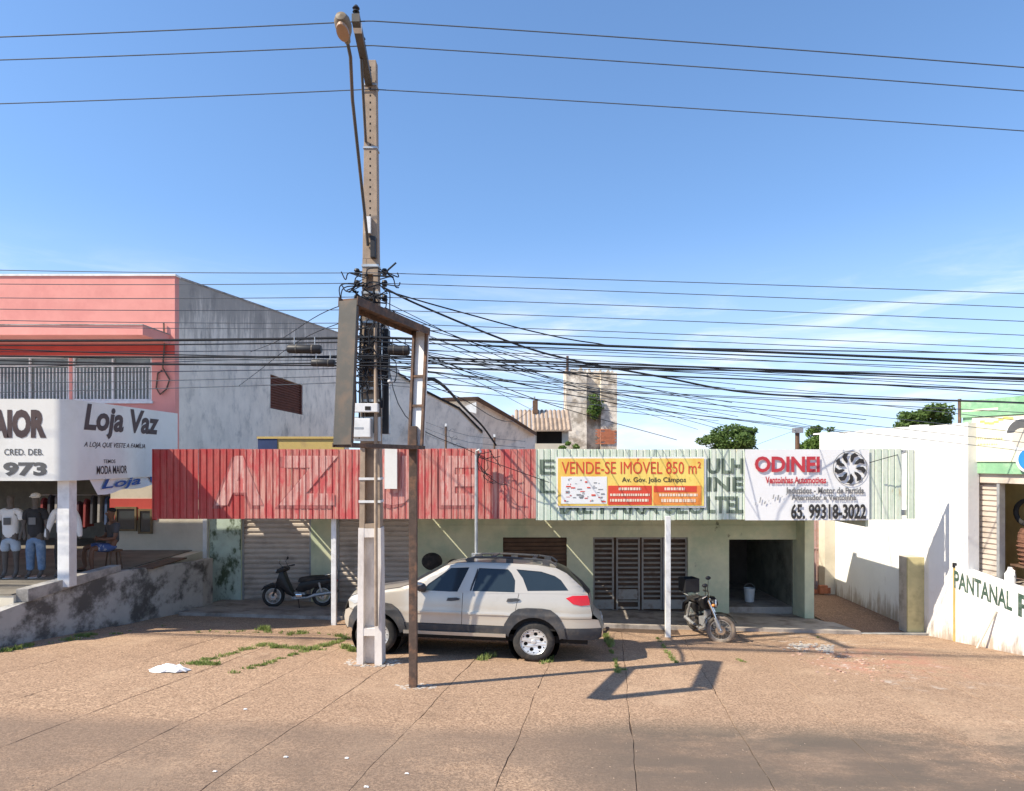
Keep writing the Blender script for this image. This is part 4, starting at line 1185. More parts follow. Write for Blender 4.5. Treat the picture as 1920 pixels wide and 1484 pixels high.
for (y0, y1, a, b) in ((821, 824, 1838, 1886), (832, 835, 1842, 1880)):
    q = MB(); x = a; r3 = random.Random(a)
    while x < b:
        w_ = r3.uniform(2, 5); q.obox(qp(qt(x), qz(x, y1, .13), .1345), LD*(qt(x+w_)-qt(x)), (0, 0, .035), -LN*.004); x += w_ + 1.5
    q.build('small_print', M['olive'], ss)['kind'] = 'stuff'
def disc(c, r, n_, mat, name, parent, th=.004, half=None):
    e1, e2 = LD, Vector((0, 0, 1)); N_ = 28
    lo, hi = half or (0, 2*math.pi)
    pts = [c + e1*r*math.cos(lo + (hi-lo)*k/N_) + e2*r*math.sin(lo + (hi-lo)*k/N_) for k in range(N_ + (1 if half else 0))]
    return MB().prism(pts, LN*th).build(name, mat, parent)
em = qpl(1917, 815, .134)
disc(em, .36, None, M['sign_white'], 'emblem_disc', ss)
disc(em + LN*.005, .31, None, M['grey_ink'], 'emblem_top', ss, half=(0.3, math.pi - .1))
disc(em + LN*.005 - Vector((0, 0, .07)), .2, None, M['cream'], 'emblem_field', ss, .006)
bl = qpl(1931, 862, .22)
bd = thing('round_sign', 'round blue sign with a white rim at the right edge below the cream sign board', 'sign', bl)
disc(bl, .27, None, M['sign_white'], 'rim', bd, .012)
M['blue_sign'] = pm('blue_sign_paint', (.03, .22, .70), .4, var=.05)
disc(bl + LN*.0125, .215, None, M['blue_sign'], 'face', bd, .006)
MB().tube([bl - LN*.001, bl - LN*.1], .03, 8).build('bracket', M['grey_metal'], bd)

# goods inside the corner shop
bs = thing('wicker_basket', 'tall brown woven basket inside the doorway of the corner shop', 'basket', qp(qt(1908), -.13, -.45))
p = bs.location
M['wicker'] = pm('brown_wicker', (.16, .075, .045), .85, var=.35, scale=14)
MB().lathe([(.0, .20), (.3, .26), (.6, .27), (.75, .22), (.74, .19), (.1, .17)], p + Vector((0, 0, .42)), (0, 0, 1), 18).build('body', M['wicker'], bs, smooth=True)
for k in range(8): MB().lathe([(.43 + k*.09, .285 - abs(k-4)*.012), (.45 + k*.09, .30 - abs(k-4)*.012), (.47 + k*.09, .285 - abs(k-4)*.012)], p, (0, 0, 1), 18).build('band', M['wicker'], bs)
tb_ = thing('display_table', 'dark low table under the basket in the corner shop doorway', 'table', p)
MB().box(p + Vector((-.3, -.25, .38)), p + Vector((.3, .25, .415))).build('tabletop', M['brown_board'], tb_)
for sx in (-1, 1):
    for sy in (-1, 1): MB().box(p + Vector((sx*.26-.02, sy*.2-.02, 0)), p + Vector((sx*.26+.02, sy*.2+.02, .38))).build('leg', M['brown_board'], tb_)
jg = thing('plastic_jug', 'white plastic jug standing inside the corner shop by the shutter', 'jug', qp(qt(1886), -.13, -.12))
p = jg.location
MB().lathe([(0, 0), (0, .10), (.22, .10), (.30, .05), (.36, .04), (.36, 0)], p, (0, 0, 1), 14).build('body', M['white_paint'], jg, smooth=True)
MB().tube([p + Vector((.0, -.04, .33)), p + Vector((0, -.12, .30)), p + Vector((0, -.11, .2))], .014, 6).build('handle', M['white_paint'], jg)
ty = thing('hanging_tyre', 'dark tyre hanging on the inner wall of the corner shop', 'tyre', qp(qt(1882), 1.35, -.7))
MB().lathe([(.05 * math.sin(t*2*math.pi/10), .26 + .05 * math.cos(t*2*math.pi/10)) for t in range(10)], ty.location, LN, 20, closed=True).build('tread', M['black_rubber'], ty, smooth=True)
MB().tube([ty.location + Vector((0, 0, .26)), ty.location + Vector((0, 0, .34)) - LN*.22], .012, 5).build('hook', M['grey_metal'], ty)

# white bucket in the dark doorway
bu = thing('plastic_bucket', 'white plastic bucket standing in the dark open doorway', 'bucket', (xw(1428), DW + .9, -1.42))
p = bu.location
MB().lathe([(0, 0), (0, .12), (.36, .15), (.36, .135), (.03, .11)], p, (0, 0, 1), 16).build('pail', M['white_paint'], bu, smooth=True)
MB().tube([p + Vector((.15*math.cos(t), .0, .35 + .14*math.sin(t))) for t in [i*math.pi/8 for i in range(9)]], .006, 5).build('handle', M['galv'], bu)
def G(px, py):
    """point of the sloping forecourt seen at photo pixel"""
    n = Vector((.028, .084, 1.0)).normalized()
    return ray_plane(px, py, (0, 0, 0), n)

# ================================================================== power pole
PXX, PY = -2.31, 10.95
pb = gz(PXX, PY)
up = thing('power_pole', 'tall recessed concrete power pole with a whitewashed foot, hung with boxes and cables', 'pole', (PXX, PY, pb))
ZTOP = 9.0
def pw_(z): return .385 - (z - pb) / (ZTOP - pb) * .205
def pd_(z): return .30 - (z - pb) / (ZTOP - pb) * .14
def seg(m, z0, z1, fx0, fx1, fy0, fy1, ex=0.0):
    """tapered block; fx, fy are fractions of half width / depth"""
    v = []
    for z in (z0, z1):
        w_, d_ = pw_(z)/2 + ex, pd_(z)/2 + ex
        v += [(PXX + fx0*w_, PY + fy0*d_, z), (PXX + fx1*w_, PY + fy0*d_, z), (PXX + fx1*w_, PY + fy1*d_, z), (PXX + fx0*w_, PY + fy1*d_, z)]
    m.add(v, [(0,3,2,1), (4,5,6,7), (0,1,5,4), (1,2,6,5), (2,3,7,6), (3,0,4,7)])
def polelen(z0, z1, rungs, name, mat, ex=0.0):
    m = MB()
    seg(m, z0, z1, -1, -.50, -1, 1, ex); seg(m, z0, z1, .42, 1, -1, 1, ex)
    seg(m, z0, z1, -.4995, .4195, -.12, .12, ex)
    for (a, b) in rungs:
        seg(m, a, b, -.499, .419, -.97, -.121, ex); seg(m, a, b, -.499, .419, .121, .97, ex)
    return m.build(name, mat, up, bevel=0)
polelen(pb - .3, 1.37, [(pb + .48, pb + .60), (1.22, 1.365)], 'painted_foot', M['pole_white'], .012)
polelen(1.371, 5.75, [(1.372, 1.44), (2.75, 2.9), (3.45, 3.55), (4.3, 4.42), (4.75, 4.86), (5.1, 5.22), (5.5, 5.75)], 'shaft', M['pole_conc'])
m = MB(); seg(m, 5.7505, ZTOP, -1, 1, -1, 1); m.build('upper_shaft', M['pole_conc'], up, bevel=.008)
hm = MB(); z = 6.0
while z < 8.9:
    yv = PY - pd_(z)/2
    hm.box((PXX - .012, yv - .0015, z - .016), (PXX + .012, yv + .02, z + .016)); z += .115
hm.build('bolt_holes', M['dark'], up)
bd_ = MB()
def bandring(z, h=.03, mat=None, nm='band'):
    w_, d_ = pw_(z)/2 + .012, pd_(z)/2 + .012; m = MB()
    m.box((PXX - w_, PY - d_, z), (PXX + w_, PY - d_ + .01, z + h)); m.box((PXX - w_, PY + d_ - .01, z), (PXX + w_, PY + d_, z + h))
    m.box((PXX - w_, PY - d_ + .0101, z), (PXX - w_ + .01, PY + d_ - .0101, z + h)); m.box((PXX + w_ - .01, PY - d_ + .0101, z), (PXX + w_, PY + d_ - .0101, z + h))
    m.build(nm, mat or M['galv'], up)
for z in (8.58, 7.55, 5.62, 5.18, 4.95, 4.7, 4.45, 3.62, 3.42, 2.15, 1.78): bandring(z, .03 if z > 6 else .04, M['galv'] if z > 3 else M['white_paint'])
# insulator racks at the secondary level
for (zz, r) in ((5.55, .05), (5.36, .05), (5.12, .05), (4.88, .05), (4.66, .045)):
    for sx in (-1, 1):
        x = PXX + sx*(pw_(zz)/2 + .10)
        MB().tube([(PXX + sx*pw_(zz)/2, PY - .05, zz), (x, PY - .05, zz)], .014, 6).lathe([(-.05, .0), (-.05, .035), (-.015, .05), (0, .025), (.015, .05), (.05, .035), (.05, 0)], (x, PY - .05, zz), (0, 0, 1), 12).build('insulator', M['black_plastic'] if zz > 4.7 else M['white_paint'], up, smooth=True)
# cable bundle and tangle clamped to the pole
r5 = random.Random(12)
tg = MB()
for k in range(30):
    a = Vector((PXX + r5.uniform(-.30, .30), PY - r5.uniform(.17, .26), r5.uniform(3.75, 5.5))); pts = [a]
    for q in range(5):
        a = a + Vector((r5.uniform(-.22, .22), r5.uniform(-.03, .03), r5.uniform(-.24, .16)))
        a.x = min(max(a.x, PXX - .45), PXX + .45); a.y = min(a.y, PY - .175); pts.append(a)
    tg.tube(pts, r5.uniform(.007, .016), 5)
for k in range(6):
    c = Vector((PXX - .20 + r5.uniform(-.1, .1), PY - .2, 4.3 - k*.13)); rr = r5.uniform(.10, .2)
    tg.tube([c + Vector((rr*math.cos(t), r5.uniform(-.03, .0), rr*.8*math.sin(t))) for t in [i*math.pi/7 for i in range(15)]], .010, 5)
for k in range(9):
    x = PXX + r5.uniform(-.28, .26)
    tg.tube([(x, PY - .18 - r5.uniform(0, .05), r5.uniform(4.6, 5.3)), (x + r5.uniform(-.04, .04), PY - .19, 4.2), (x + r5.uniform(-.05, .05), PY - .19, r5.uniform(2.7, 3.6))], r5.uniform(.010, .02), 5)
tg.build('cable_tangle', M['wire'], up)
MB().box((PXX + .20, PY - .12, 2.9), (PXX + .30, PY + .05, 4.6)).build('riser_duct', M['black_plastic'], up)
MB().tube([(PXX + .115, PY - .22, 4.6), (PXX + .12, PY - .22, 1.4), (PXX + .12, PY - .20, -.2)], .028, 8).build('conduit', M['pole_conc'], up, smooth=True)
# white and grey boxes
MB().box((PXX - .25, PY - .34, 3.24), (PXX + .17, PY - .17, 3.38)).build('junction_box', M['white_paint'], up, bevel=.01)
MB().box((PXX - .03, PY - .345, 3.27), (PXX + .06, PY - .341, 3.33)).build('box_label', M['dark'], up)
MB().box((PXX - .27, PY - .20, 2.78), (PXX + .19, PY - .165, 3.17)).build('back_plate', M['galv'], up)
MB().box((PXX - .26, PY - .33, 2.84), (PXX + .05, PY - .201, 3.14)).build('meter_box', M['white_paint'], up, bevel=.012)
MB().box((PXX - .20, PY - .334, 2.97), (PXX - .06, PY - .331, 3.0)).build('meter_label', M['galv'], up)
MB().tube([(PXX + .33, PY - .15, 3.72), (PXX + .33, PY - .15, 2.9)], .018, 6).build('ground_rod', M['galv'], up)
MB().ball((PXX + .33, PY - .15, 3.75), .04).build('rod_cap', M['white_paint'], up, smooth=True)
# cantilever crossarm that carries the three high wires
ca0, ca1 = Vector((PXX - .02, PY - .10, 8.62)), Vector((-2.17, 9.25, 8.62))
d_ = (ca1 - ca0).normalized()
MB().obox(ca0 + Vector((-.055, 0, -.055)), (.11, 0, 0), ca1 - ca0, (0, 0, .11)).build('crossarm', M['grey_panel'], up)
MB().obox(ca1 - d_*.26 + Vector((-.057, 0, -.057)), (.114, 0, 0), d_*.12, (0, 0, .114)).build('arm_band', M['white_paint'], up)
MB().tube([(PXX - .07, PY - .1, 7.65), ca0 + d_*.75 + Vector((-.03, 0, -.06))], .022, 6).build('arm_brace', M['grey_panel'], up)
for q in (.05, .55, .97):
    p = ca0.lerp(ca1, q) + Vector((0, 0, .055))
    MB().lathe([(0, .018), (.05, .018), (.05, .05), (.08, .03), (.10, .052), (.14, .025), (.16, 0)], p, (0, 0, 1), 12).build('insulator', M['black_plastic'], up, smooth=True)
# broken mortar round the foot
M['mortar'] = pm('crumbled_mortar', (.46, .42, .37), .95, var=.25, scale=20)
mo = MB(); r6 = random.Random(8)
for k in range(150):
    a = r6.uniform(0, 6.28); rr = r6.uniform(.24, .42); x, y = PXX + rr*math.cos(a)*1.1, PY + rr*math.sin(a)*.8; s = r6.uniform(.01, .032)
    mo.obox((x, y, gz(x, y) - .01), (s*1.6, r6.uniform(-.02, .02), 0), (r6.uniform(-.02, .02), s, 0), (0, 0, s*r6.uniform(.4, 1.0)))
tag(mo.build('broken_mortar', M['mortar'], None, base=(PXX, PY, pb)), 'crumbled pale mortar lumps round the foot of the concrete pole', 'rubble', kind='stuff')

# ------------------------------------------------------------------ street lamp on the same pole
sl_ = thing('street_lamp', 'street lamp on a long thin arm reaching out over the road from the concrete pole', 'street lamp', (PXX, PY, 6.2))
hd = Vector((-2.185, 8.72, 8.08))
arm = [Vector((PXX - .03, PY - .13, 5.95)), Vector((PXX - .03, PY - .22, 6.15)), hd.lerp(Vector((PXX - .03, PY - .22, 6.15)), .66), hd.lerp(Vector((PXX - .03, PY - .22, 6.15)), .3) + Vector((0, 0, .02)), hd + Vector((0, .30, -.15)), hd + Vector((0, .10, -.03))]
MB().tube(arm, .024, 8).build('arm', M['grey_panel'], sl_, smooth=True)
MB().box((PXX - .07, PY - .16, 6.15), (PXX + .02, PY - .10, 6.42)).build('arm_bracket', M['white_paint'], sl_)
MB().box((PXX + .02, PY - .19, 5.75), (PXX + .10, PY - .07, 6.1)).build('control_box', M['black_plastic'], sl_, bevel=.01)
ax = (Vector((0, -1, .32))).normalized()
shade = MB().lathe([(-.16, .0), (-.15, .04), (-.09, .05), (-.04, .07), (.0, .09), (.08, .108), (.17, .10), (.23, .065), (.25, .0)], hd, ax, 20)
M['lamp_body'] = pm('lamp_housing', (.22, .17, .11), .6, var=.2, dirt=(.10, .08, .06), damt=.6, dscale=9)
so = shade.build('lamp_head', M['lamp_body'], sl_, smooth=True)
lens = MB()
dn = (Vector((0, 0, -1)) - ax * Vector((0, 0, -1)).dot(ax)).normalized(); sd = ax.cross(dn)
k = 18
ring = [hd + ax*(.085 + .13*math.cos(2*math.pi*i/k)) + sd*(.078*math.sin(2*math.pi*i/k)) + dn*.08 for i in range(k)]
lens.prism(ring, dn*.045)
M['lens'] = pm('lamp_lens', (.42, .27, .17), .3, var=.1)
lens.build('lens', M['lens'], sl_)

# ================================================================== overhead wires
def wire_pts(knots, d, n=44, ext=900):
    """smooth curve through photo columns -> heights at distance d"""
    xs = [k[0] for k in knots]; ys = [k[1] for k in knots]
    a, b = (xs[0] - ext if xs[0] <= 0 else xs[0]), (xs[-1] + ext if xs[-1] >= 1920 else xs[-1])
    out = []
    for i in range(n + 1):
        x = a + (b - a) * i / n
        y = 0
        for j in range(len(xs)):
            t = ys[j]
            for k in range(len(xs)):
                if k != j: t *= (x - xs[k]) / (xs[j] - xs[k])
            y += t
        out.append(P(x, y, d))
    return out
def two_span(L0_, p, R1, d):
    """a wire tied at the pole: separate sagging spans left and right of it"""
    l = wire_pts([(0, L0_), (350, (L0_*.47 + p*.53) + 2), (690, p)], d, 22) if L0_ is not None else []
    r = wire_pts([(700, p), (1300, (p + (R1-p)*.46)), (1920, R1)], d, 26) if R1 is not None else []
    return (l + r)
def wire(pts, r, mat, label, group=None, name='overhead_wire', cat='wire'):
    o = MB().tube(pts, r, 5).build(name, mat, None, base=pts[len(pts)//2])
    return tag(o, label, cat, group)
g3 = 'three high wires on the crossarm'
wire(two_span(70, 40, 127, 9.3), .0085, M['wire_grey'], 'highest of the overhead wires, level with the street lamp head', g3)
wire(two_span(113, 86, 171, 9.95), .0085, M['wire_grey'], 'second highest overhead wire, just below the street lamp head', g3)
wire(two_span(195, 168, 246, 10.85), .0085, M['wire_grey'], 'third highest overhead wire, crossing near the top of the concrete pole', g3)
gs = 'thin service wires strung along the street'
ls_ = 'thin grey wire of the sheaf strung along the street past the concrete pole'
_o = iter(('first', 'second', 'third', 'fourth', 'fifth', 'sixth', 'seventh', 'eighth', 'ninth', 'tenth', 'eleventh', 'lowest'))
def ORD(s): return s % next(_o)
for (l, p, r_) in sorted(((507, 512, 551), (533, 531, 577), (559, 557, 603), (580, 581, 629), (601, 606, 654), (612, 616, 668), (690, 664, 741), (700, 690, 700), (668, 676, 722), (719, 704, 757), (736, 716, 774), (660, 655, 694)), key=lambda q: q[2]):
    wire(two_span(l, p, r_, 10.75), .0065, M['wire_grey'], ORD('thin grey service wire, %s from the top of its sheaf at the right edge'), gs)
_o = iter(('highest', 'second highest', 'third highest', 'fourth highest', 'fifth highest', 'lowest'))
for (l, p, r_) in sorted(((None, 650, 735), (None, 668, 790), (None, 690, 812), (None, 708, 830), (None, 640, 703), (None, 720, 846)), key=lambda q: q[2]):
    wire(two_span(l, p, r_, 10.72), .0055, M['wire_grey'], ORD('thin rightward wire from the pole, %s of six at the right edge'), 'thin wires running right from the pole')
gb = 'thick black cable bundles along the street'
lb = 'thick black cable bundle strung along the street at roof height'
_o = iter(('highest', 'second highest', 'third highest', 'fourth highest', 'fifth highest', 'lowest'))
for (l, p, r_, rad) in sorted(((639, 633, 681, .021), (648, 641, 688, .011), (668, 668, 712, .016), (684, 680, 709, .012), (676, 686, 733, .013), (655, 672, 716, .010)), key=lambda q: q[2]):
    wire(two_span(l, p, r_, 10.7), rad, M['wire'], ORD('black cable bundle along the street, %s of the six at the right edge'), gb, 'cable_bundle', 'cable')
def px_curve(pts, n=8):
    """Catmull-Rom through (px,py,d) points"""
    q = [P(*p) for p in pts]; q = [q[0]*2 - q[1]] + q + [q[-1]*2 - q[-2]]; out = []
    for i in range(1, len(q)-2):
        for k in range(n):
            t = k/n; a, b, c, e = q[i-1], q[i], q[i+1], q[i+2]
            out.append(.5*((2*b) + (c-a)*t + (2*a - 5*b + 4*c - e)*t*t + (3*b - a - 3*c + e)*t**3))
    out.append(q[-2]); return out
wire(px_curve([(716, 538, 10.75), (790, 574, 10.8), (960, 643, 11.0), (1080, 677, 11.1), (1240, 707, 11.2), (1400, 736, 11.2), (1630, 748, 11.0), (1920, 756, 10.8), (2500, 790, 10)]), .017, M['wire'], 'thick black cable sagging steeply down to the right from the upper pole', None, 'drop_cable', 'cable')
wire(px_curve([(722, 545, 10.8), (800, 568, 10.9), (880, 590, 11.2), (1000, 622, 11.8), (1110, 643, 12.3), (1240, 652, 12.6), (1920, 664, 12.8)]), .012, M['wire'], 'black cable leaving the upper pole just above the steep thick one', None, 'drop_cable', 'cable')
wire(px_curve([(798, 712, 9.7), (815, 713, 10.5), (840, 732, 13), (870, 765, 17), (905, 800, 20), (930, 835, 22)]), .030, M['wire'], 'thick black cable looping down behind the rusty sign frame to the roofs', None, 'drop_cable', 'cable')
for k, (pts, lab) in enumerate((
    ([(720, 660, 10.8), (840, 690, 14), (980, 760, 26), (1000, 770, 38)], 'thin service drop from the pole towards the tiled shed'),
    ([(720, 690, 10.8), (860, 745, 13), (960, 790, 20), (1003, 760, 41)], 'thin service drop from the pole to the shed chimney'),
    ([(722, 640, 10.8), (900, 700, 16), (1060, 740, 40)], 'thin service drop from the pole to the ruined tower'),
    ([(722, 650, 10.8), (950, 690, 14), (1240, 760, 30), (1495, 808, 40)], 'thin service drop to the dark far pole between the trees'),
    ([(715, 600, 10.8), (760, 780, 12), (890, 850, 14)], 'thin service drop from the pole to the grey service mast'),
    ([(1495, 806, 40), (1430, 830, 36), (1400, 842, 34)], 'short wire from the dark far pole down to the left'),
    ([(680, 560, 10.9), (600, 590, 12), (520, 640, 16), (470, 660, 22)], 'thin wire from the pole to the grey side wall, upper one'),
    ([(680, 590, 10.9), (560, 640, 14), (480, 700, 20), (400, 760, 23.0)], 'thin wire from the pole to the grey side wall, lower one'),
    ([(893, 856, 14), (960, 880, 13.9), (1030, 905, 14.05)], 'slack wire from the service mast across the red sheets'),
    ([(1630, 868, 14.0), (1665, 858, 14.0), (1710, 846, 14.6)], 'short slack wire at the right end of the green sheets'))):
    wire(px_curve(pts, 6), .008, M['wire'], lab, None, 'service_drop', 'wire')
r10 = random.Random(77)
nth = ('first', 'second', 'third', 'fourth', 'fifth', 'sixth', 'seventh', 'eighth', 'ninth', 'tenth', 'eleventh', 'twelfth', 'thirteenth', 'fourteenth')
ends = sorted([(r10.uniform(1250, 1920), r10.uniform(720, 830)) for k in range(14)])
for k, (ex, ey) in enumerate(ends):
    sy = r10.uniform(560, 705); sag = r10.uniform(4, 26)
    pts = [(716 + r10.uniform(-4, 6), sy, 10.75)] + [(716 + (ex-716)*t, sy + (ey-sy)*t + sag*4*t*(1-t), 10.75 + t*r10.uniform(.5, 5)) for t in (.3, .6)] + [(ex, ey, 14 + r10.uniform(0, 6))]
    wire(px_curve(pts, 7), r10.choice((.005, .006, .008)), M['wire'], 'slack thin wire fanning out right of the pole, %s by where it ends' % nth[k], 'slack wires fanning right from the pole', 'slack_wire')
# dead-end jumpers curling round the pole head of the service wires
jm = MB(); r7 = random.Random(17)
for (px0, py0, px1, py1) in ((655, 512, 640, 510), (640, 534, 652, 570), (668, 520, 650, 545), (645, 540, 640, 575), (735, 520, 748, 540), (722, 510, 745, 512), (730, 548, 760, 600), (725, 560, 742, 585), (712, 505, 735, 520), (690, 505, 655, 512), (690, 530, 640, 534), (712, 532, 750, 530)):
    mid = ((px0+px1)/2 + r7.uniform(-14, 14), (py0+py1)/2 + r7.uniform(4, 16))
    jm.tube(px_curve([(690 if px0 < 690 else 712, py0 + r7.uniform(-6, 6), 10.78), (px0, py0, 10.74), (mid[0], mid[1], 10.72), (px1, py1, 10.75)], 5), .010, 5)
jm.build('jumper_wires', M['wire'], up)
def closure(px, py, w_, h_, d, label):
    c = P(px, py, d); t = thing('splice_closure', label, 'splice box', c, group='cable splice boxes on the wires')
    hw, hh = w_*d/F/2, h_*d/F/2
    MB().lathe([(-hw, 0), (-hw, hh*.75), (-hw*.9, hh), (hw*.9, hh), (hw, hh*.75), (hw, 0)], c, (1, 0, -.02), 12).build('case', M['black_plastic'], t, smooth=True)
    for s in (-1, 1): MB().lathe([(s*hw*.5, hh*1.05), (s*hw*.42, hh*1.05)], c, (1, 0, -.02), 12).build('clip', M['grey_panel'], t)
    for s in (-1, 1): MB().tube([c + Vector((s*hw*.6, 0, hh)), c + Vector((s*hw*.6, 0, hh + .12))], .008, 5).build('hanger', M['galv'], t)
closure(571, 655, 64, 17, 10.68, 'dark cable splice box hanging left of the pole, upper and farther out')
closure(606, 681, 44, 14, 10.66, 'dark cable splice box hanging left of the pole, lower and nearer')
closure(748, 657, 40, 18, 10.72, 'dark cable splice box hanging just right of the pole inside the sign frame')

# ================================================================== rusty empty sign frame
fx = thing('sign_frame', 'empty rusty box sign frame on a single post in front of the concrete pole', 'sign frame', (-1.41, 9.52, gz(-1.41, 9.52)))
ev = Vector((-.30, -.953, 0)); pv = Vector((.953, -.30, 0)); O9 = Vector((-1.37, 9.54, 0))
Z0, Z1, LEN, HWD = 2.66, 4.32, 1.93, .115
def S(a, b, z): return O9 + ev*a + pv*b + Vector((max(0, z - Z0)*.042, 0, z))
def sbox(a0, a1, b0, b1, z0, z1, name, mat, smooth=False):
    v = [S(a0,b0,z0), S(a1,b0,z0), S(a1,b1,z0), S(a0,b1,z0), S(a0,b0,z1), S(a1,b0,z1), S(a1,b1,z1), S(a0,b1,z1)]
    return MB().add(v, [(0,3,2,1), (4,5,6,7), (0,1,5,4), (1,2,6,5), (2,3,7,6), (3,0,4,7)][:]).build(name, mat, fx)
sbox(LEN, LEN + .03, -HWD, HWD, Z0, Z1, 'end_panel', M['grey_panel'])
sbox(LEN - .03, LEN - .001, -HWD, -HWD + .03, Z0, Z1, 'rail', M['rust']); sbox(LEN - .03, LEN - .001, HWD - .03, HWD, Z0, Z1, 'rail', M['rust'])
sbox(-.03, 0, -HWD, HWD, Z0, Z1, 'end_panel', M['white_paint'])
sbox(.001, .05, -HWD, -HWD + .035, Z0, Z1, 'rail', M['rust']); sbox(.001, .05, HWD - .035, HWD, Z0, Z1, 'rail', M['rust'])
sbox(.001, LEN - .031, -HWD, HWD, Z1 + .001, Z1 + .035, 'top_panel', M['rust'])
sbox(-.03, LEN + .03, -HWD - .012, -HWD - .002, Z1 - .06, Z1 + .04, 'top_angle', M['rust']); sbox(-.03, LEN + .03, HWD + .002, HWD + .012, Z1 - .06, Z1 + .04, 'top_angle', M['rust'])
sbox(-.03, LEN + .03, -HWD - .012, -HWD - .002, Z0 - .03, Z0 + .02, 'bottom_angle', M['rust']); sbox(-.03, LEN + .03, HWD + .002, HWD + .012, Z0 - .03, Z0 + .02, 'bottom_angle', M['rust'])
sbox(.0, LEN, -HWD, HWD, Z0 - .03, Z0 - .005, 'bottom_panel', M['rust'])
for zz in (Z0 + .58, Z0 + 1.0):
    sbox(.001, .04, -HWD + .036, HWD - .036, zz, zz + .03, 'brace', M['rust'])
v0 = S(.06, -.08, Z0)
r_ = .056
b = (-1.41, 9.52)
MB().box((b[0]-r_, b[1]-r_, gz(*b) - .15), (b[0]+r_, b[1]+r_, Z0 + .3)).build('post', M['rust'], fx, bevel=.006)
bp_ = MB()
for k in range(140):
    a = random.uniform(0, 6.28); rr = random.uniform(.02, .26); x, y = b[0] + rr*math.cos(a)*1.2, b[1] + rr*math.sin(a)*.7; s = random.uniform(.006, .022)
    bp_.obox((x, y, gz(x, y) - .008), (s*2, 0, 0), (random.uniform(-.02, .02), s*1.3, 0), (0, 0, s*.45))
tag(bp_.build('post_mortar', M['mortar'], None, base=(b[0], b[1], gz(*b))), 'thin pale mortar crust at the foot of the rusty sign post', 'rubble', kind='stuff')

# ================================================================== weeds, litter, rubble
M['grass'] = leaf_mat('weed_blades', (.17, .24, .06), (.33, .38, .13))
def tuft(mb, c, n, h, spread, rnd):
    for k in range(n):
        a = rnd.uniform(0, 6.28); rr = rnd.random()*spread
        b0 = Vector((c.x + rr*math.cos(a), c.y + rr*math.sin(a)*.8, 0)); b0.z = gz(b0.x, b0.y) - .005
        t = b0 + Vector((rnd.uniform(-.6, .6)*h, rnd.uniform(-.5, .5)*h, h*rnd.uniform(.45, 1.1)))
        w_ = Vector((rnd.uniform(-1, 1), rnd.uniform(-1, 1), 0)).normalized()*rnd.uniform(.004, .011); m_ = b0.lerp(t, .55) + Vector((0, 0, h*.12))
        mb.add([b0 - w_, b0 + w_, m_ + w_*.8, t, m_ - w_*.8], [(0, 1, 2, 3, 4)])
r8 = random.Random(31)
wd = MB()
def along(px0, py0, px1, py1, n, dens, h, sp):
    for k in range(n):
        t = (k + r8.random())/n
        if r8.random() < .25: continue
        c = G(px0 + (px1-px0)*t, py0 + (py1-py0)*t + r8.uniform(-2, 2)); tuft(wd, c, int(dens*r8.uniform(.4, 1.4)), h*r8.uniform(.6, 1.3), sp*r8.uniform(.6, 1.3), r8)
along(345, 1246, 415, 1245, 16, 40, .055, .12); along(375, 1242, 500, 1209, 22, 34, .055, .09)
along(470, 1211, 605, 1220, 26, 44, .06, .11); along(440, 1262, 660, 1196, 40, 30, .05, .08)
along(560, 1221, 640, 1205, 14, 34, .06, .09); along(370, 1185, 660, 1190, 24, 14, .05, .06)
along(485, 1180, 505, 1184, 6, 50, .10, .10); along(540, 1192, 575, 1186, 7, 30, .07, .08)
along(5, 1222, 60, 1212, 8, 40, .08, .10); along(125, 1200, 180, 1190, 10, 40, .07, .10); along(60, 1214, 330, 1170, 16, 14, .05, .07)
along(640, 1215, 668, 1222, 8, 50, .10, .10); along(630, 1190, 650, 1200, 6, 40, .08, .09)
along(1132, 1190, 1146, 1214, 12, 46, .13, .08); along(1143, 1214, 1160, 1262, 12, 26, .07, .06); along(1150, 1258, 1180, 1258, 6, 30, .06, .07)
along(1230, 1196, 1268, 1246, 22, 22, .06, .05); along(895, 1240, 925, 1232, 8, 34, .09, .08); along(1015, 1246, 1035, 1240, 6, 34, .09, .06)
along(1382, 1236, 1402, 1244, 5, 16, .05, .05); along(1530, 1196, 1560, 1190, 6, 16, .05, .05)
tag(wd.build('weeds', M['grass'], None, base=G(560, 1215)), 'low green weeds and grass growing out of the slab joints', 'weeds', kind='stuff')

def crumple(px, py, sx, sy, h, label, name='paper_scrap', cat='litter', seed=0, mat=None, group=None):
    r = random.Random(seed); c = G(px, py); m = MB(); n = 9; k = len(m.v)
    for j in range(n):
        for i in range(n):
            u, v = i/(n-1)*2-1, j/(n-1)*2-1
            e = max(0, 1 - max(abs(u), abs(v))**2)
            x = c.x + u*sx*(1 + r.uniform(-.25, .15)); y = c.y + v*sy*(1 + r.uniform(-.3, .15))
            m.v.append(Vector((x, y, gz(x, y) + .006 + h*(e*.6 + r.random()*.5*(.35 + e)))))
    m.f += [(j*n+i, j*n+i+1, (j+1)*n+i+1, (j+1)*n+i) for j in range(n-1) for i in range(n-1)]
    o = m.build(name, mat or M['banner_white'], None, base=c)
    return tag(o, label, cat, group)
crumple(318, 1259, .27, .13, .10, 'crumpled white plastic bag lying on the slabs at the left', 'plastic_bag', 'bag', 3)
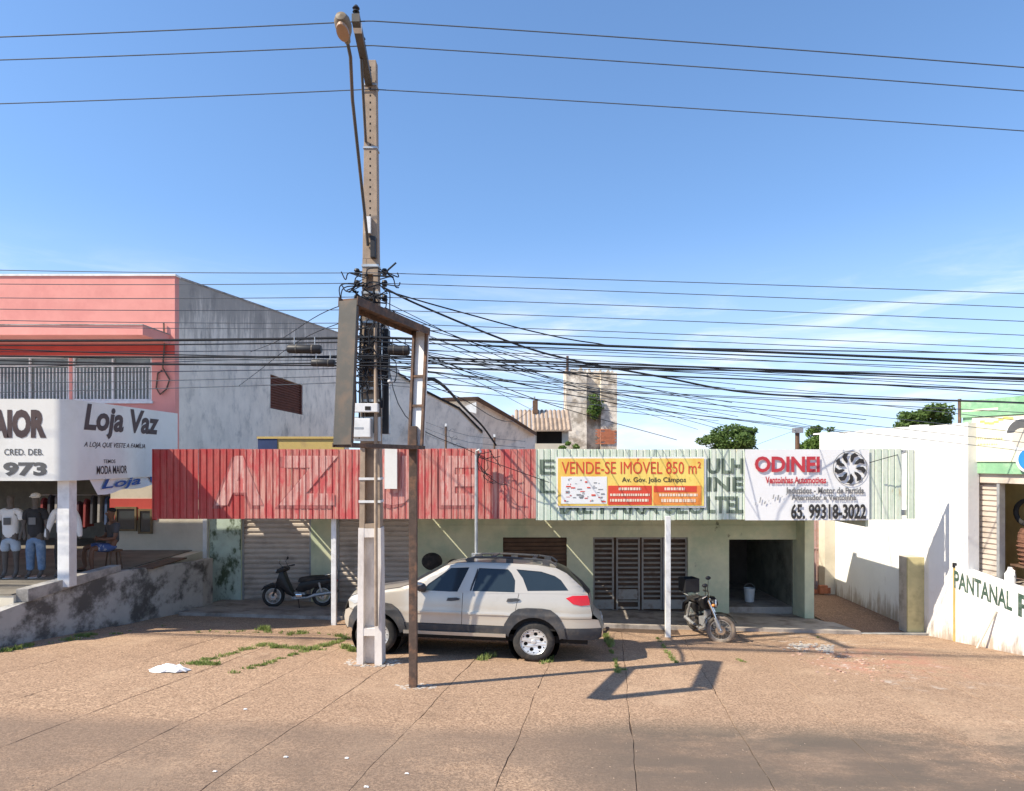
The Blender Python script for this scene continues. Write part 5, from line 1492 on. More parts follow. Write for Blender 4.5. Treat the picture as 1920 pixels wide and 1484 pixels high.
for k, (px, py, s, lab) in enumerate(((687, 1477, .022, 'white paper scrap nearest the bottom edge, below the concrete pole'), (536, 1421, .022, 'white paper scrap left of the pole on the near slabs'), (650, 1423, .02, 'white paper scrap below the concrete pole on the near slabs'), (763, 1452, .02, 'white paper scrap just right of the others near the bottom edge'), (403, 1448, .02, 'leftmost white paper scrap on the near slabs'), (460, 1331, .022, 'white scrap on the slabs right of the plastic bag'), (660, 1213, .05, 'pinkish white scrap just left of the concrete pole foot'))):
    crumple(px, py, s, s*.7, s*.5, lab, seed=20 + k, group='paper scraps on the slabs')
M['rubble_pink'] = pm('brick_rubble', (.42, .26, .19), .95, var=.35, scale=9, dirt=(.58, .52, .46), damt=.9, dscale=3.5)
rb = MB(); r9 = random.Random(2)
for k in range(420):
    t = r9.random(); px, py = 1490 + 170*t + r9.gauss(0, 26), 1212 + 50*t + r9.gauss(0, 12)
    c = G(px, py); s = .006 + .03*r9.random()**3
    rb.obox(c + Vector((0, 0, -.004)), Vector((s*1.5, r9.uniform(-s, s), r9.uniform(0, s*.3))), Vector((r9.uniform(-s, s), s, 0)), Vector((r9.uniform(-s, s)*.3, 0, s*r9.uniform(.25, .7))))
tag(rb.build('brick_rubble', M['rubble_pink'], None, base=G(1560, 1230)), 'scatter of small pink brick and mortar rubble on the right of the forecourt', 'rubble', kind='stuff')
rb = MB()
for k in range(160):
    px, py = (1500 + r9.gauss(0, 12), 1213 + r9.gauss(0, 3)) if k < 80 else (1546 + r9.gauss(0, 10), 1218 + r9.gauss(0, 3))
    c = G(px, py); s = r9.uniform(.012, .045)
    rb.obox(c + Vector((0, 0, -.004)), Vector((s*1.5, r9.uniform(-s, s), 0)), Vector((r9.uniform(-s, s), s, 0)), Vector((0, 0, s*r9.uniform(.3, .8))))
tag(rb.build('plaster_lumps', M['mortar'], None, base=G(1520, 1215)), 'two small heaps of broken white plaster among the brick rubble', 'rubble', kind='stuff')
# scattered grit on the near slabs
gt = MB()
for k in range(500):
    px, py = r9.uniform(0, 1920), r9.uniform(1250, 1484); c = G(px, py); s = r9.uniform(.003, .008)
    gt.obox(c + Vector((0, 0, -.001)), Vector((s*1.4, r9.uniform(-s, s), 0)), Vector((r9.uniform(-s, s), s, 0)), Vector((0, 0, s*.8)))
M['grit'] = pm('pale_grit', (.36, .27, .2), .95, var=.4, scale=30)
tag(gt.build('grit', M['grit'], None, base=G(960, 1380)), 'pale grit scattered over the slabs', 'grit', kind='stuff')
# ================================================================== silver estate car
M['car_paint'] = pm('champagne_silver_paint', (.53, .48, .405), .28, metal=.30, var=.03, scale=2, coat=.6, dirt=(.42, .37, .30), damt=.35, dscale=2.5, dlo=.5, dhi=.75)
M['clad'] = pm('grey_plastic_cladding', (.045, .047, .052), .6, var=.15, scale=6, dirt=(.16, .13, .10), damt=.4, dscale=5)
M['car_glass'] = pm('tinted_car_glass', (.022, .034, .046), .06, spec=.32, var=.05)
M['tail_red'] = pm('tail_lamp_red', (.55, .012, .015), .18, var=.1, coat=.6)
M['lamp_clear'] = pm('headlamp_clear', (.62, .64, .65), .12, metal=.4, var=.05)
M['alloy'] = pm('alloy_wheel_silver', (.66, .66, .65), .32, metal=.5, var=.06)
U_F, U_R, WZ = .608, 3.187, .335
PATH = [(.075, .40), (.03, .47), (.005, .60), (.03, .73), (.075, .88), (.15, .985), (.36, 1.06), (.68, 1.115), (.98, 1.17), (1.20, 1.255), (1.717, 1.575), (1.89, 1.618), (2.21, 1.643), (2.70, 1.645), (3.195, 1.63), (3.515, 1.588), (3.687, 1.505), (3.933, 1.285), (4.044, 1.155), (4.086, .96), (4.118, .84), (4.225, .73), (4.272, .58), (4.265, .44), (4.16, .38)]
def ztopc(u):
    for a, b in zip(PATH[2:], PATH[3:]):
        if a[0] <= u <= b[0] and b[1] != a[1] and b[0] > a[0] and u < 4.05:
            return a[1] + (b[1]-a[1])*(u-a[0])/(b[0]-a[0])
    return 1.0
def W(u, z, off=0.0):
    w_ = .815
    if u < .62: w_ -= .27*((.62-u)/.62)**2.3
    if u > 3.7: w_ -= .15*((u-3.7)/.57)**2
    if z < .55: w_ -= .05*((.55-z)/.2)**1.3 if z < .55 else 0
    w_ -= .045*max(0, (z-.85)/.35)**2 if z < 1.13 else .045*(.28/.35)**2 + (z-1.13)*.30
    if z < .80: w_ -= .0
    w_ += .010*math.exp(-((z-.775)/.03)**2)
    zt = ztopc(u)
    if .16 < u < 4.03 and z > zt - .07:
        t = min(1, (z-(zt-.07))/.07); w_ -= .055*(1-math.sqrt(max(0, 1-t*t)))
    return w_ + off
def arc(uc, r, a0, a1, n=14): return [(uc + r*math.cos(R(a0+(a1-a0)*i/n)), WZ + r*math.sin(R(a0+(a1-a0)*i/n))) for i in range(n+1)]

car_rear = G(1000, 1240)
fw = G(718, 1227)
nrm = Vector((.028, .084, 1)).normalized()
dirn = (Vector((car_rear.x, car_rear.y, car_rear.z)) - fw).normalized()
yax = nrm.cross(dirn).normalized(); dirn = yax.cross(nrm)
rotm = Matrix((dirn, yax, nrm)).transposed()
org = car_rear - dirn*U_R + yax*.72
org = car_rear - dirn*U_R*1.07 + yax*.74
car = thing('estate_car', 'silver estate car with dark plastic wheel arches parked behind the concrete pole', 'car', org, rotm.to_euler())
car.scale = (1.07, 1.03, 1.0)

def side_panel(outer, holes, mat, name, parent, off=0.0, sides=(-1, 1), thick=.012, gap=.11, back=True):
    """flat outline in (u,z) cut fine, bent to the body's shape; both sides in one mesh unless asked"""
    polys = [[Vector((u, 0, z)) for u, z in outer]] + [[Vector((u, 0, z)) for u, z in h] for h in holes]
    tris = tessellate_polygon(polys)
    flat = [v for pl in polys for v in pl]
    obs = []
    for sd_ in sides:
        bm = bmesh.new(); bv = [bm.verts.new(v) for v in flat]
        for t in tris:
            try: bm.faces.new([bv[i] for i in t])
            except ValueError: pass
        us_ = [v.x for v in flat]; zs_ = [v.z for v in flat]
        g = []; a = min(us_) + gap
        while a < max(us_): g.append(a); a += gap
        grid_bisect(bm, 0, g)
        g = []; a = min(zs_) + .05
        while a < max(zs_): g.append(a); a += .05
        grid_bisect(bm, 2, g)
        bmesh.ops.recalc_face_normals(bm, faces=bm.faces)
        if bm.faces:
            s = sum(f.normal.y * f.calc_area() for f in bm.faces)
            if s * sd_ < 0: bmesh.ops.reverse_faces(bm, faces=bm.faces)
        for v in bm.verts: v.co.y = sd_ * W(v.co.x, v.co.z, off)
        # turned-in rim so edges have depth
        be = [e for e in bm.edges if e.is_boundary]
        ret = bmesh.ops.extrude_edge_only(bm, edges=be)
        for v in [x for x in ret['geom'] if isinstance(x, bmesh.types.BMVert)]: v.co.y -= sd_ * (thick + off)
        me = bpy.data.meshes.new(name); bm.to_mesh(me); bm.free(); me.materials.append(mat)
        for p in me.polygons: p.use_smooth = True
        me.set_sharp_from_angle(angle=R(35))
        obs.append(inst(name, me, parent, (0, 0, 0)))
    return obs

fend = [(.085, .90), (.15, .975), (.36, 1.05), (.68, 1.105), (.98, 1.16), (1.20, 1.245), (1.225, 1.09), (1.222, .58)] + arc(U_F, .455, 33, 128) + [(.12, .77)]
side_panel(fend, [], M['car_paint'], 'front_fender', car)
bump_f = arc(U_F, .455, 130, 168) + [(.075, .42), (.03, .48), (.008, .60), (.03, .72), (.11, .765)]
side_panel(bump_f, [], M['car_paint'], 'front_bumper', car)
side_panel([(1.23, .585), (1.233, 1.105), (2.018, 1.135), (2.018, .585)], [], M['car_paint'], 'front_door', car)
side_panel([(2.026, .585), (2.026, 1.135), (2.93, 1.155), (2.88, .86)] + arc(U_R, .455, 126, 150, 6) + [(2.782, .585)], [], M['car_paint'], 'rear_door', car)
side_panel([(2.938, 1.155), (4.035, 1.165), (4.075, .97), (4.105, .845), (4.10, .755), (3.62, .745)] + arc(U_R, .455, 28, 125) + [(2.888, .86)], [], M['car_paint'], 'quarter_panel', car)
side_panel([(3.615, .738), (4.10, .748), (4.21, .735), (4.262, .60), (3.648, .585)] , [], M['car_paint'], 'rear_bumper', car)
side_panel([(3.65, .58), (4.262, .595), (4.262, .45), (4.15, .39), (3.66, .40)], [], M['clad'], 'bumper_skirt', car, .012)
side_panel([(1.06, .46), (1.02, .577), (2.79, .577), (2.74, .46)], [], M['clad'], 'side_cladding', car, .014)
side_panel([(1.08, .395), (1.08, .453), (2.74, .453), (2.74, .395)], [], M['car_paint'], 'side_step', car, .05, thick=.12)
side_panel([(1.25, .745), (1.25, .79), (2.005, .80), (2.005, .755)], [], M['car_paint'], 'side_molding', car, .012)
side_panel([(2.04, .755), (2.04, .80), (2.83, .81), (2.81, .765)], [], M['car_paint'], 'side_molding', car, .012)
# wheel arch flares
def flare(uc, name):
    o = [(uc - .50, .43), (uc - .475, .62), (uc - .375, .80), (uc - .26, .885), (uc - .12, .905), (uc + .12, .905), (uc + .26, .885), (uc + .375, .80), (uc + .475, .62), (uc + .51, .41)]
    i = arc(uc, .415, 8, 172)
    i = [(uc + .435, .41)] + i + [(uc - .43, .43)]
    side_panel(o + [(p[0], p[1]) for p in reversed(i)][::1] if False else [o[0]] + o[1:] + i, [], M['clad'], name, car, .028, thick=.05)
flare(U_F, 'wheel_arch'); flare(U_R, 'wheel_arch')
# cabin side frame with three window openings
w1 = [(1.36, 1.135), (1.45, 1.245), (1.80, 1.525), (2.10, 1.545), (1.93, 1.125)]
w2 = [(2.26, 1.54), (2.735, 1.535), (2.80, 1.47), (2.862, 1.35), (2.862, 1.155), (2.175, 1.15)]
w3 = [(2.87, 1.54), (3.28, 1.515), (3.50, 1.45), (3.60, 1.385), (3.725, 1.215), (3.07, 1.185), (2.985, 1.39)]
frame = [(1.20, 1.25), (1.717, 1.568), (1.89, 1.612), (2.21, 1.637), (2.70, 1.639), (3.195, 1.624), (3.515, 1.582), (3.687, 1.50), (3.933, 1.28), (4.035, 1.17), (2.938, 1.140), (2.02, 1.117), (1.236, 1.09)]
side_panel(frame, [w1, w2, w3], M['car_paint'], 'cabin_frame', car, .003)
for wq in (w1, w2, w3): side_panel(wq, [], M['car_glass'], 'side_window', car, -.008, thick=.002)
side_panel([(1.99, 1.135), (2.145, 1.54), (2.225, 1.54), (2.14, 1.15)], [], M['car_paint'], 'door_pillar', car, .006)
side_panel([(2.16, 1.155), (2.17, 1.20), (2.2, 1.3), (2.24, 1.42), (2.25, 1.53), (2.235, 1.53), (2.20, 1.40), (2.15, 1.25), (2.135, 1.155)], [], M['black_plastic'], 'window_seal', car, .006)
# lamps, handles
side_panel([(3.685, 1.09), (3.79, 1.135), (4.03, 1.145), (4.06, 1.07), (4.07, .985), (3.93, .97), (3.80, .995)], [], M['tail_red'], 'tail_lamp', car, .010)
side_panel([(.09, .90), (.20, .99), (.42, 1.035), (.40, .93), (.22, .85)], [], M['lamp_clear'], 'headlight', car, .006)
for (a, b, z) in ((1.765, 1.985, 1.005), (2.735, 2.955, 1.03)):
    side_panel([(a, z - .03), (a + .02, z + .02), (b - .06, z + .03), (b, z + .012), (b - .02, z - .012), (a + .08, z - .032)], [], M['clad'], 'door_handle', car, .022, thick=.03)
# centre surfaces swept over the body line
def sweep(i0, i1, mat, name, crown=.02, inset=.0, shrink=.0, lift=0.0):
    pts = PATH[i0:i1+1]; vs, fs = [], []; nv = 12
    fine = []
    for a, b in zip(pts, pts[1:]):
        for k in range(3): fine.append((a[0] + (b[0]-a[0])*k/3, a[1] + (b[1]-a[1])*k/3))
    fine.append(pts[-1])
    for i, (u, z) in enumerate(fine):
        a, b = fine[max(0, i-1)], fine[min(len(fine)-1, i+1)]
        t = Vector((b[0]-a[0], 0, b[1]-a[1])).normalized(); nn = Vector((-t.z, 0, t.x))
        hw = W(u, z - (.004 if .16 < u < 4.03 else 0)) - shrink
        for k in range(nv + 1):
            v = k/nv*2 - 1
            vs.append(Vector((u, v*hw, z)) + nn*(crown*(1-v*v) + lift))
    for i in range(len(fine)-1):
        for k in range(nv): fs.append((i*(nv+1)+k, (i+1)*(nv+1)+k, (i+1)*(nv+1)+k+1, i*(nv+1)+k+1))
    return MB().add(vs, fs).build(name, mat, car, local=True, smooth=True)
sweep(0, 4, M['car_paint'], 'front_bumper', .10)
sweep(4, 6, M['car_paint'], 'nose_panel', .08)
sweep(6, 9, M['car_paint'], 'hood', .035)
sweep(9, 10, M['car_glass'], 'windshield', .06)
sweep(10, 15, M['car_paint'], 'roof', .03)
sweep(15, 18, M['car_glass'], 'rear_window', .04)
sweep(18, 20, M['car_paint'], 'tailgate', .05)
sweep(20, 24, M['car_paint'], 'rear_bumper', .06)
MB().box((.04, -.40, .50), (-.075, .40, .64)).build('grille', M['black_plastic'], car, local=True)
# floor pan, wheel wells
MB().box((.25, -.62, .30), (4.05, .62, .42)).box((1.06, -.72, .34), (2.73, .72, .52)).box((1.1, -.74, .521), (3.9, .74, 1.08)).build('underbody', M['dark'], car, local=True)
for uc in (U_F, U_R):
    MB().lathe([(-.70, .42), (.70, .42)], (uc, 0, WZ), (0, 1, 0), 24).build('wheel_well', M['dark'], car, local=True)
# roof rack and spoiler
for sd_ in (-1, 1):
    y = sd_*.565
    MB().tube([(2.02, y, 1.66), (2.16, y, 1.715), (2.6, y, 1.73), (3.2, y, 1.715), (3.42, y, 1.69), (3.52, y, 1.62)], .02, 8).build('roof_rail', M['clad'], car, local=True, smooth=True)
    for u in (2.1, 2.75, 3.35): MB().box((u - .06, y - .018, 1.60), (u + .06, y + .018, 1.705)).build('rail_foot', M['clad'], car, local=True, bevel=.008)
for u in (2.45, 3.15): MB().box((u - .03, -.55, 1.712), (u + .03, .55, 1.735)).build('rack_bar', M['clad'], car, local=True)
# mirrors
for sd_ in (-1, 1):
    y = sd_*.84
    mi = MB().ball((1.36, y + sd_*.07, 1.20), (.085, .085, .075), 14, 9).build('side_mirror', M['clad'], car, local=True, smooth=True)
    MB().box((1.32, y - .05*1, 1.12), (1.42, y + .05, 1.16)).build('mirror_foot', M['black_plastic'], mi, local=True)
    MB().ball((1.33, y + sd_*.08, 1.245), (.075, .075, .045), 12, 7).build('mirror_cap', M['car_paint'], mi, local=True, smooth=True)
MB().tube([(4.20, 0, .42), (4.37, 0, .42), (4.40, 0, .46), (4.40, 0, .475), (4.40, 0, .49), (4.40, 0, .51)], [.022, .022, .02, .035, .038, .02], 8).build('tow_hitch', M['rust'], car, local=True)
MB().box((4.24, -.26, .63), (4.30, .26, .75)).build('number_plate', M['galv'], car, local=True)
# wheels
TY = M['black_rubber']
def wheel(uc, sd_, steer=0.0):
    rt = bpy.data.objects.new('wheel', MB().lathe([(-.095, .205), (-.10, .24), (-.095, .29), (-.075, .325), (-.05, .335), (.05, .335), (.075, .325), (.095, .29), (.10, .24), (.095, .205)], (0, 0, 0), (0, 1, 0), 40).mesh('tyre', TY, smooth=True))
    COL.objects.link(rt); rt.parent = car; rt.location = (uc, sd_*.70, WZ); rt.rotation_euler = (0, 0, steer)
    y = sd_*.088
    # rim face with round holes
    N_ = 48; ring = [Vector((.213*math.cos(2*math.pi*i/N_), 0, .213*math.sin(2*math.pi*i/N_))) for i in range(N_)]
    holes_ = []
    for k in range(6):
        a = 2*math.pi*k/6 + .3; c = Vector((.132*math.cos(a), 0, .132*math.sin(a)))
        holes_.append([c + Vector((.033*math.cos(2*math.pi*i/12), 0, .033*math.sin(2*math.pi*i/12))) for i in range(12)])
    for k in range(12):
        a = 2*math.pi*(k + .5)/12 + .3; c = Vector((.183*math.cos(a), 0, .183*math.sin(a)))
        holes_.append([c + Vector((.012*math.cos(2*math.pi*i/8), 0, .012*math.sin(2*math.pi*i/8))) for i in range(8)])
    polys = [ring] + holes_; tris = tessellate_polygon(polys); fl = [v for p in polys for v in p]
    bm = bmesh.new(); bv = [bm.verts.new(v) for v in fl]
    for t in tris:
        try: bm.faces.new([bv[i] for i in t])
        except ValueError: pass
    for v in bm.verts:
        rr = math.hypot(v.co.x, v.co.z); v.co.y = y - sd_*.035*(1 - min(1, rr/.2)**2) * 1.0 + sd_*.012*(1 if rr < .06 else 0)
    be = [e for e in bm.edges if e.is_boundary]
    ret = bmesh.ops.extrude_edge_only(bm, edges=be)
    for v in [q for q in ret['geom'] if isinstance(q, bmesh.types.BMVert)]: v.co.y -= sd_*.03
    me = bpy.data.meshes.new('rim'); bm.to_mesh(me); bm.free(); me.materials.append(M['alloy'])
    rm = inst('rim', me, rt, (0, 0, 0))
    MB().lathe([(0, 0), (0, .21)], (0, y - sd_*.055, 0), (0, 1, 0), 24).build('brake_disc', M['dark'], rt, local=True)
    MB().lathe([(sd_*-.02, .045), (sd_*.0, .045), (sd_*.012, .035), (sd_*.015, 0)], (0, y - sd_*.018, 0), (0, 1, 0), 16).build('hub_cap', M['alloy'], rt, local=True, smooth=True)
    MB().lathe([(sd_*.004, .205), (sd_*.012, .215), (sd_*.0, .222)], (0, y, 0), (0, 1, 0), 40).build('rim_lip', M['alloy'], rt, local=True, smooth=True)
for sd_ in (-1, 1):
    wheel(U_F, sd_, R(6)); wheel(U_R, sd_)
# seats seen through the glass stay simple
for u in (1.75, 2.65):
    for y in (-.36, .36):
        MB().box((u, y - .22, .70), (u + .5, y + .22, .86)).prism([(u + .42, y - .22, .86), (u + .58, y - .22, 1.36), (u + .68, y - .22, 1.36), (u + .56, y - .22, .86)], (0, .44, 0)).build('seat', M['clad'], car, local=True)

# ================================================================== black step-through motorbike under the canopy
def tyre_mesh(rad, w_, n=28): 
    return MB().lathe([(w_*math.sin(2*math.pi*t/10), rad - w_ + w_*math.cos(2*math.pi*t/10)) for t in range(10)], (0, 0, 0), (0, 1, 0), n, closed=True).mesh('tyre', M['black_rubber'], smooth=True)
def spoked(parent, c, rad, w_, n_sp, rim_mat, euler=(0, 0, 0), disc=True):
    o = bpy.data.objects.new('wheel', tyre_mesh(rad, w_)); COL.objects.link(o); o.parent = parent; o.location = c; o.rotation_euler = euler
    ri = rad - w_*1.9
    MB().lathe([(-w_*.6, ri), (w_*.6, ri), (w_*.6, ri - .015), (-w_*.6, ri - .015)], (0, 0, 0), (0, 1, 0), 28, closed=True).build('rim', rim_mat, o, local=True, smooth=True)
    sp = MB()
    for k in range(n_sp):
        a = 2*math.pi*k/n_sp; b = a + (.35 if k % 2 else -.35)
        sp.tube([(.05*math.cos(b), (.03 if k % 2 else -.03), .05*math.sin(b)), (ri*math.cos(a), 0, ri*math.sin(a))], .004 if n_sp > 10 else .016, 4)
    sp.build('spokes', rim_mat, o, local=True)
    MB().lathe([(-.05, .0), (-.05, .055), (.05, .055), (.05, 0)], (0, 0, 0), (0, 1, 0), 14).build('hub', M['galv'], o, local=True)
    if disc: MB().lathe([(-.058, .10), (-.052, .10), (-.052, .05), (-.058, .05)], (0, 0, 0), (0, 1, 0), 24, closed=True).build('brake_disc', M['chrome'], o, local=True)
    return o
def plate(parent, poly, y0, y1, name, mat, bevel=.012):
    return MB().prism([(x, y0, z) for x, z in poly], (0, y1 - y0, 0)).build(name, mat, parent, local=True, bevel=bevel, smooth=True)
M['gloss_black'] = pm('gloss_black_paint', (.012, .012, .013), .4, coat=.12, spec=.2, var=.2, dirt=(.08, .07, .06), damt=.3, dscale=4)
bx_, by_ = P(559, 1140, 16.45).x, 16.45
mb = thing('parked_motorbike', 'black step-through motorbike parked before the left roller shutter', 'motorbike', (bx_, by_, gp(bx_, by_)), (R(-4), 0, R(4)))
spoked(mb, (-.60, 0, .275), .275, .045, 18, M['galv']); spoked(mb, (.60, 0, .275), .275, .05, 18, M['galv'])
plate(mb, [(-.90, .40), (-.82, .52), (-.64, .60), (-.46, .55), (-.40, .46), (-.62, .52), (-.80, .46)], -.05, .05, 'front_mudguard', M['gloss_black'])
for s in (-1, 1): MB().tube([(-.60, s*.075, .275), (-.50, s*.075, .58), (-.40, s*.03, .80)], .02, 8).build('fork', M['black_plastic'], mb, local=True, smooth=True)
plate(mb, [(-.52, .60), (-.44, .84), (-.34, .88), (-.26, .66), (-.14, .40), (-.02, .30), (-.10, .26), (-.26, .34), (-.36, .46)], -.16, .16, 'leg_shield', M['gloss_black'], .03)
plate(mb, [(-.55, .83), (-.50, .93), (-.36, 1.0), (-.22, .97), (-.24, .90), (-.36, .84)], -.11, .11, 'handlebar_cowl', M['gloss_black'], .03)
MB().ball((-.54, 0, .885), (.03, .075, .05), 10, 7).build('headlight', M['lamp_clear'], mb, local=True, smooth=True)
MB().tube([(-.26, -.34, .985), (-.34, -.15, .975), (-.36, 0, .97), (-.34, .15, .975), (-.26, .34, .985)], .014, 8).build('handlebar', M['black_plastic'], mb, local=True, smooth=True)
for s in (-1, 1):
    MB().tube([(-.26, s*.34, .985), (-.22, s*.45, .99)], .02, 8).build('grip', M['black_rubber'], mb, local=True)
    mr_ = MB().tube([(-.33, s*.22, .99), (-.40, s*.30, 1.10), (-.37, s*.34, 1.16)], .007, 6).build('mirror', M['black_plastic'], mb, local=True)
    MB().ball((-.37, s*.36, 1.17), (.02, .065, .04), 10, 7).build('mirror_glass', M['chrome'] if s < 0 else M['black_plastic'], mr_, local=True, smooth=True)
plate(mb, [(.0, .62), (.05, .72), (.30, .755), (.70, .77), (.82, .74), (.80, .69), (.40, .66), (.10, .60)], -.13, .13, 'seat', M['black_rubber'], .03)
plate(mb, [(-.06, .42), (.06, .60), (.40, .655), (.80, .685), (.92, .62), (.70, .55), (.40, .46), (.10, .36)], -.115, .115, 'side_cover', M['gloss_black'], .025)
plate(mb, [(.36, .50), (.62, .61), (.90, .56), (.98, .36), (.95, .34), (.84, .46), (.62, .54), (.42, .46)], -.07, .07, 'rear_mudguard', M['black_plastic'])
MB().ball((.93, 0, .63), (.035, .07, .035), 10, 6).build('tail_lamp', M['tail_red'], mb, local=True, smooth=True)
MB().lathe([(-.11, 0), (-.11, .09), (-.05, .115), (.08, .115), (.12, .08), (.12, 0)], (-.02, 0, .275), (0, 1, 0), 16).box((-.14, -.09, .20), (.18, .09, .36)).build('engine', M['grey_metal'], mb, local=True, smooth=True)
MB().box((-.03, -.17, .24), (.12, -.10, .33)).build('engine_cover', M['chrome'], mb, local=True, bevel=.02)
MB().tube([(-.05, -.14, .22), (.25, -.15, .24), (.42, -.15, .30), (.84, -.15, .36)], [.02, .022, .042, .045], 10).build('exhaust', M['galv'], mb, local=True, smooth=True)
MB().tube([(.60, -.10, .275), (.52, -.12, .60)], .024, 8).tube([(.60, .10, .275), (.52, .12, .60)], .024, 8).build('shock_absorber', M['galv'], mb, local=True)
MB().tube([(.60, -.08, .275), (.08, -.08, .28)], .02, 6).tube([(.60, .08, .275), (.08, .08, .28)], .02, 6).build('swing_arm', M['black_plastic'], mb, local=True)
MB().tube([(.66, -.12, .78), (.92, -.12, .80), (.95, 0, .80), (.92, .12, .80), (.66, .12, .78)], .012, 6).build('grab_rail', M['galv'], mb, local=True, smooth=True)
MB().tube([(.02, -.10, .22), (.10, -.28, .012)], .012, 6).build('side_stand', M['black_plastic'], mb, local=True)

# round dark thing of unknown kind beyond the car hood, built as a swivel chair
hm_ = thing('round_dark_thing', 'round dark thing built as a swivel chair, rising behind the car hood', 'chair', (P(810, 0, 16.6).x, 16.6, gp(-2, 16.6)))
MB().ball((0, 0, 1.20), (.26, .14, .22), 18, 10).build('backrest', M['black_rubber'], hm_, local=True, smooth=True)
MB().lathe([(0, 0), (0, .22), (.06, .24), (.08, 0)], (0, -.16, .55), (0, 0, 1), 18).build('seat', M['black_rubber'], hm_, local=True, smooth=True)
MB().tube([(0, -.1, .58), (0, .08, .75), (0, .06, 1.1)], .03, 8).build('back_stem', M['black_plastic'], hm_, local=True)
MB().tube([(0, -.16, .02), (0, -.16, .56)], .03, 8).build('column', M['galv'], hm_, local=True)
for k in range(5):
    a = k*2*math.pi/5; MB().tube([(0, -.16, .10), (.26*math.cos(a), -.16 + .26*math.sin(a), .03)], .022, 6).build('leg', M['black_plastic'], hm_, local=True)

# ================================================================== worn motorcycle seen from the front by the doorway
fc_w = G(1353, 1204)
yaw = math.atan2(-.975, .22)          # forward direction, towards the road and a little right
fwd = Vector((math.cos(yaw), math.sin(yaw), 0))
WB_ = 1.22
o_ = fc_w - fwd*WB_*.5; o_.z = gz(o_.x, o_.y)
mc = thing('old_motorcycle', 'worn dark motorcycle with a crate, front wheel turned, parked by the open doorway', 'motorcycle', o_, (R(4), 0, yaw))
hx = WB_/2
steer = R(56)
M['mc_rim'] = pm('dusty_wheel_rim', (.42, .38, .33), .5, metal=.4)
M['mc_tyre'] = pm('dusty_tyre', (.10, .085, .07), .9, var=.3, dirt=(.27, .21, .16), damt=.9, dscale=5, dlo=.35, dhi=.6)
o = spoked(mc, (hx, 0, .30), .30, .045, 20, M['mc_rim'], (0, 0, steer)); o.data = o.data.copy(); o.data.materials.clear(); o.data.materials.append(M['mc_tyre'])
spoked(mc, (-hx, 0, .30), .30, .05, 20, M['mc_rim'], disc=False)
sc, ss_ = math.cos(steer), math.sin(steer)
def st_(x, y, z):   # point in the turned fork's frame, pivot above the wheel
    return (hx - .0 + x*sc - y*ss_, x*ss_ + y*sc, z)
for s in (-1, 1):
    MB().tube([st_(0, s*.085, .30), st_(-.10, s*.085, .62), st_(-.20, s*.085, .92)], [.026, .024, .022], 8).build('fork', M['chrome'], mc, local=True, smooth=True)
    MB().tube([st_(-.02, s*.085, .34), st_(-.08, s*.085, .56)], .034, 8).build('fork_slider', M['galv'], mc, local=True, smooth=True)
mg = MB()
for k in range(9):
    a0, a1 = R(25 + 15*k), R(25 + 15*(k+1))
    r_ = .345
    mg.prism([st_(r_*math.cos(a0), -.05, .30 + r_*math.sin(a0)), st_(r_*math.cos(a0), .05, .30 + r_*math.sin(a0)), st_(r_*math.cos(a1), .05, .30 + r_*math.sin(a1)), st_(r_*math.cos(a1), -.05, .30 + r_*math.sin(a1))],
             Vector(st_(.008*math.cos(a0), 0, .008*math.sin(a0))) - Vector(st_(0, 0, 0)))
mg.build('front_mudguard', M['gloss_black'], mc, local=True)
MB().ball(st_(-.10, 0, .84), (.085, .085, .085), 14, 9).build('headlight_shell', M['black_plastic'], mc, local=True, smooth=True)
MB().lathe([(.055, 0), (.055, .075), (.03, .085)], st_(-.10, 0, .84), Vector((sc, ss_, 0)), 18).build('headlight', M['lamp_clear'], mc, local=True, smooth=True)
MB().tube([st_(-.30, -.36, 1.02), st_(-.22, -.22, 1.04), st_(-.20, -.08, .95), st_(-.20, .08, .95), st_(-.22, .22, 1.04), st_(-.30, .36, 1.02)], .014, 8).build('handlebar', M['chrome'], mc, local=True, smooth=True)
for s in (-1, 1):
    MB().tube([st_(-.30, s*.36, 1.02), st_(-.34, s*.45, 1.01)], .02, 8).build('grip', M['black_rubber'], mc, local=True)
    mr_ = MB().tube([st_(-.24, s*.24, 1.04), st_(-.22, s*.32, 1.2), st_(-.22, s*.36, 1.27)], .007, 6).build('mirror', M['black_plastic'], mc, local=True)
    MB().ball(st_(-.22, s*.37, 1.29), (.05, .06, .04), 10, 7).build('mirror_head', M['black_plastic'], mr_, local=True, smooth=True)
    MB().ball(st_(-.10, s*.17, .84), (.03, .035, .03), 10, 6).build('turn_signal', M['orange_print'], mc, local=True, smooth=True)
plate(mc, [(.30, .66), (.34, .82), (.22, .90), (-.02, .88), (-.10, .74), (.10, .64)], -.13, .13, 'fuel_tank', M['gloss_black'], .04)
plate(mc, [(-.08, .72), (-.04, .78), (-.50, .80), (-.62, .76), (-.55, .70)], -.12, .12, 'seat', M['black_rubber'], .025)
plate(mc, [(-.10, .52), (-.02, .66), (-.40, .68), (-.50, .56), (-.30, .48)], -.10, .10, 'side_cover', M['gloss_black'])
MB().tube([(.40, 0, .86), (.30, 0, .62), (.26, 0, .30), (-.15, 0, .28), (-.20, 0, .60), (.30, 0, .66)], .022, 8).tube([(-.15, .09, .45), (-hx, .09, .30)], .022, 6).tube([(-.15, -.09, .45), (-hx, -.09, .30)], .022, 6).build('frame', M['black_plastic'], mc, local=True)
MB().box((-.08, -.12, .26), (.18, .12, .44)).lathe([(-.10, .0), (-.10, .075), (.12, .085), (.16, 0)], (.10, 0, .50), (.3, 0, 1), 14).build('engine', M['grey_metal'], mc, local=True, bevel=.015)
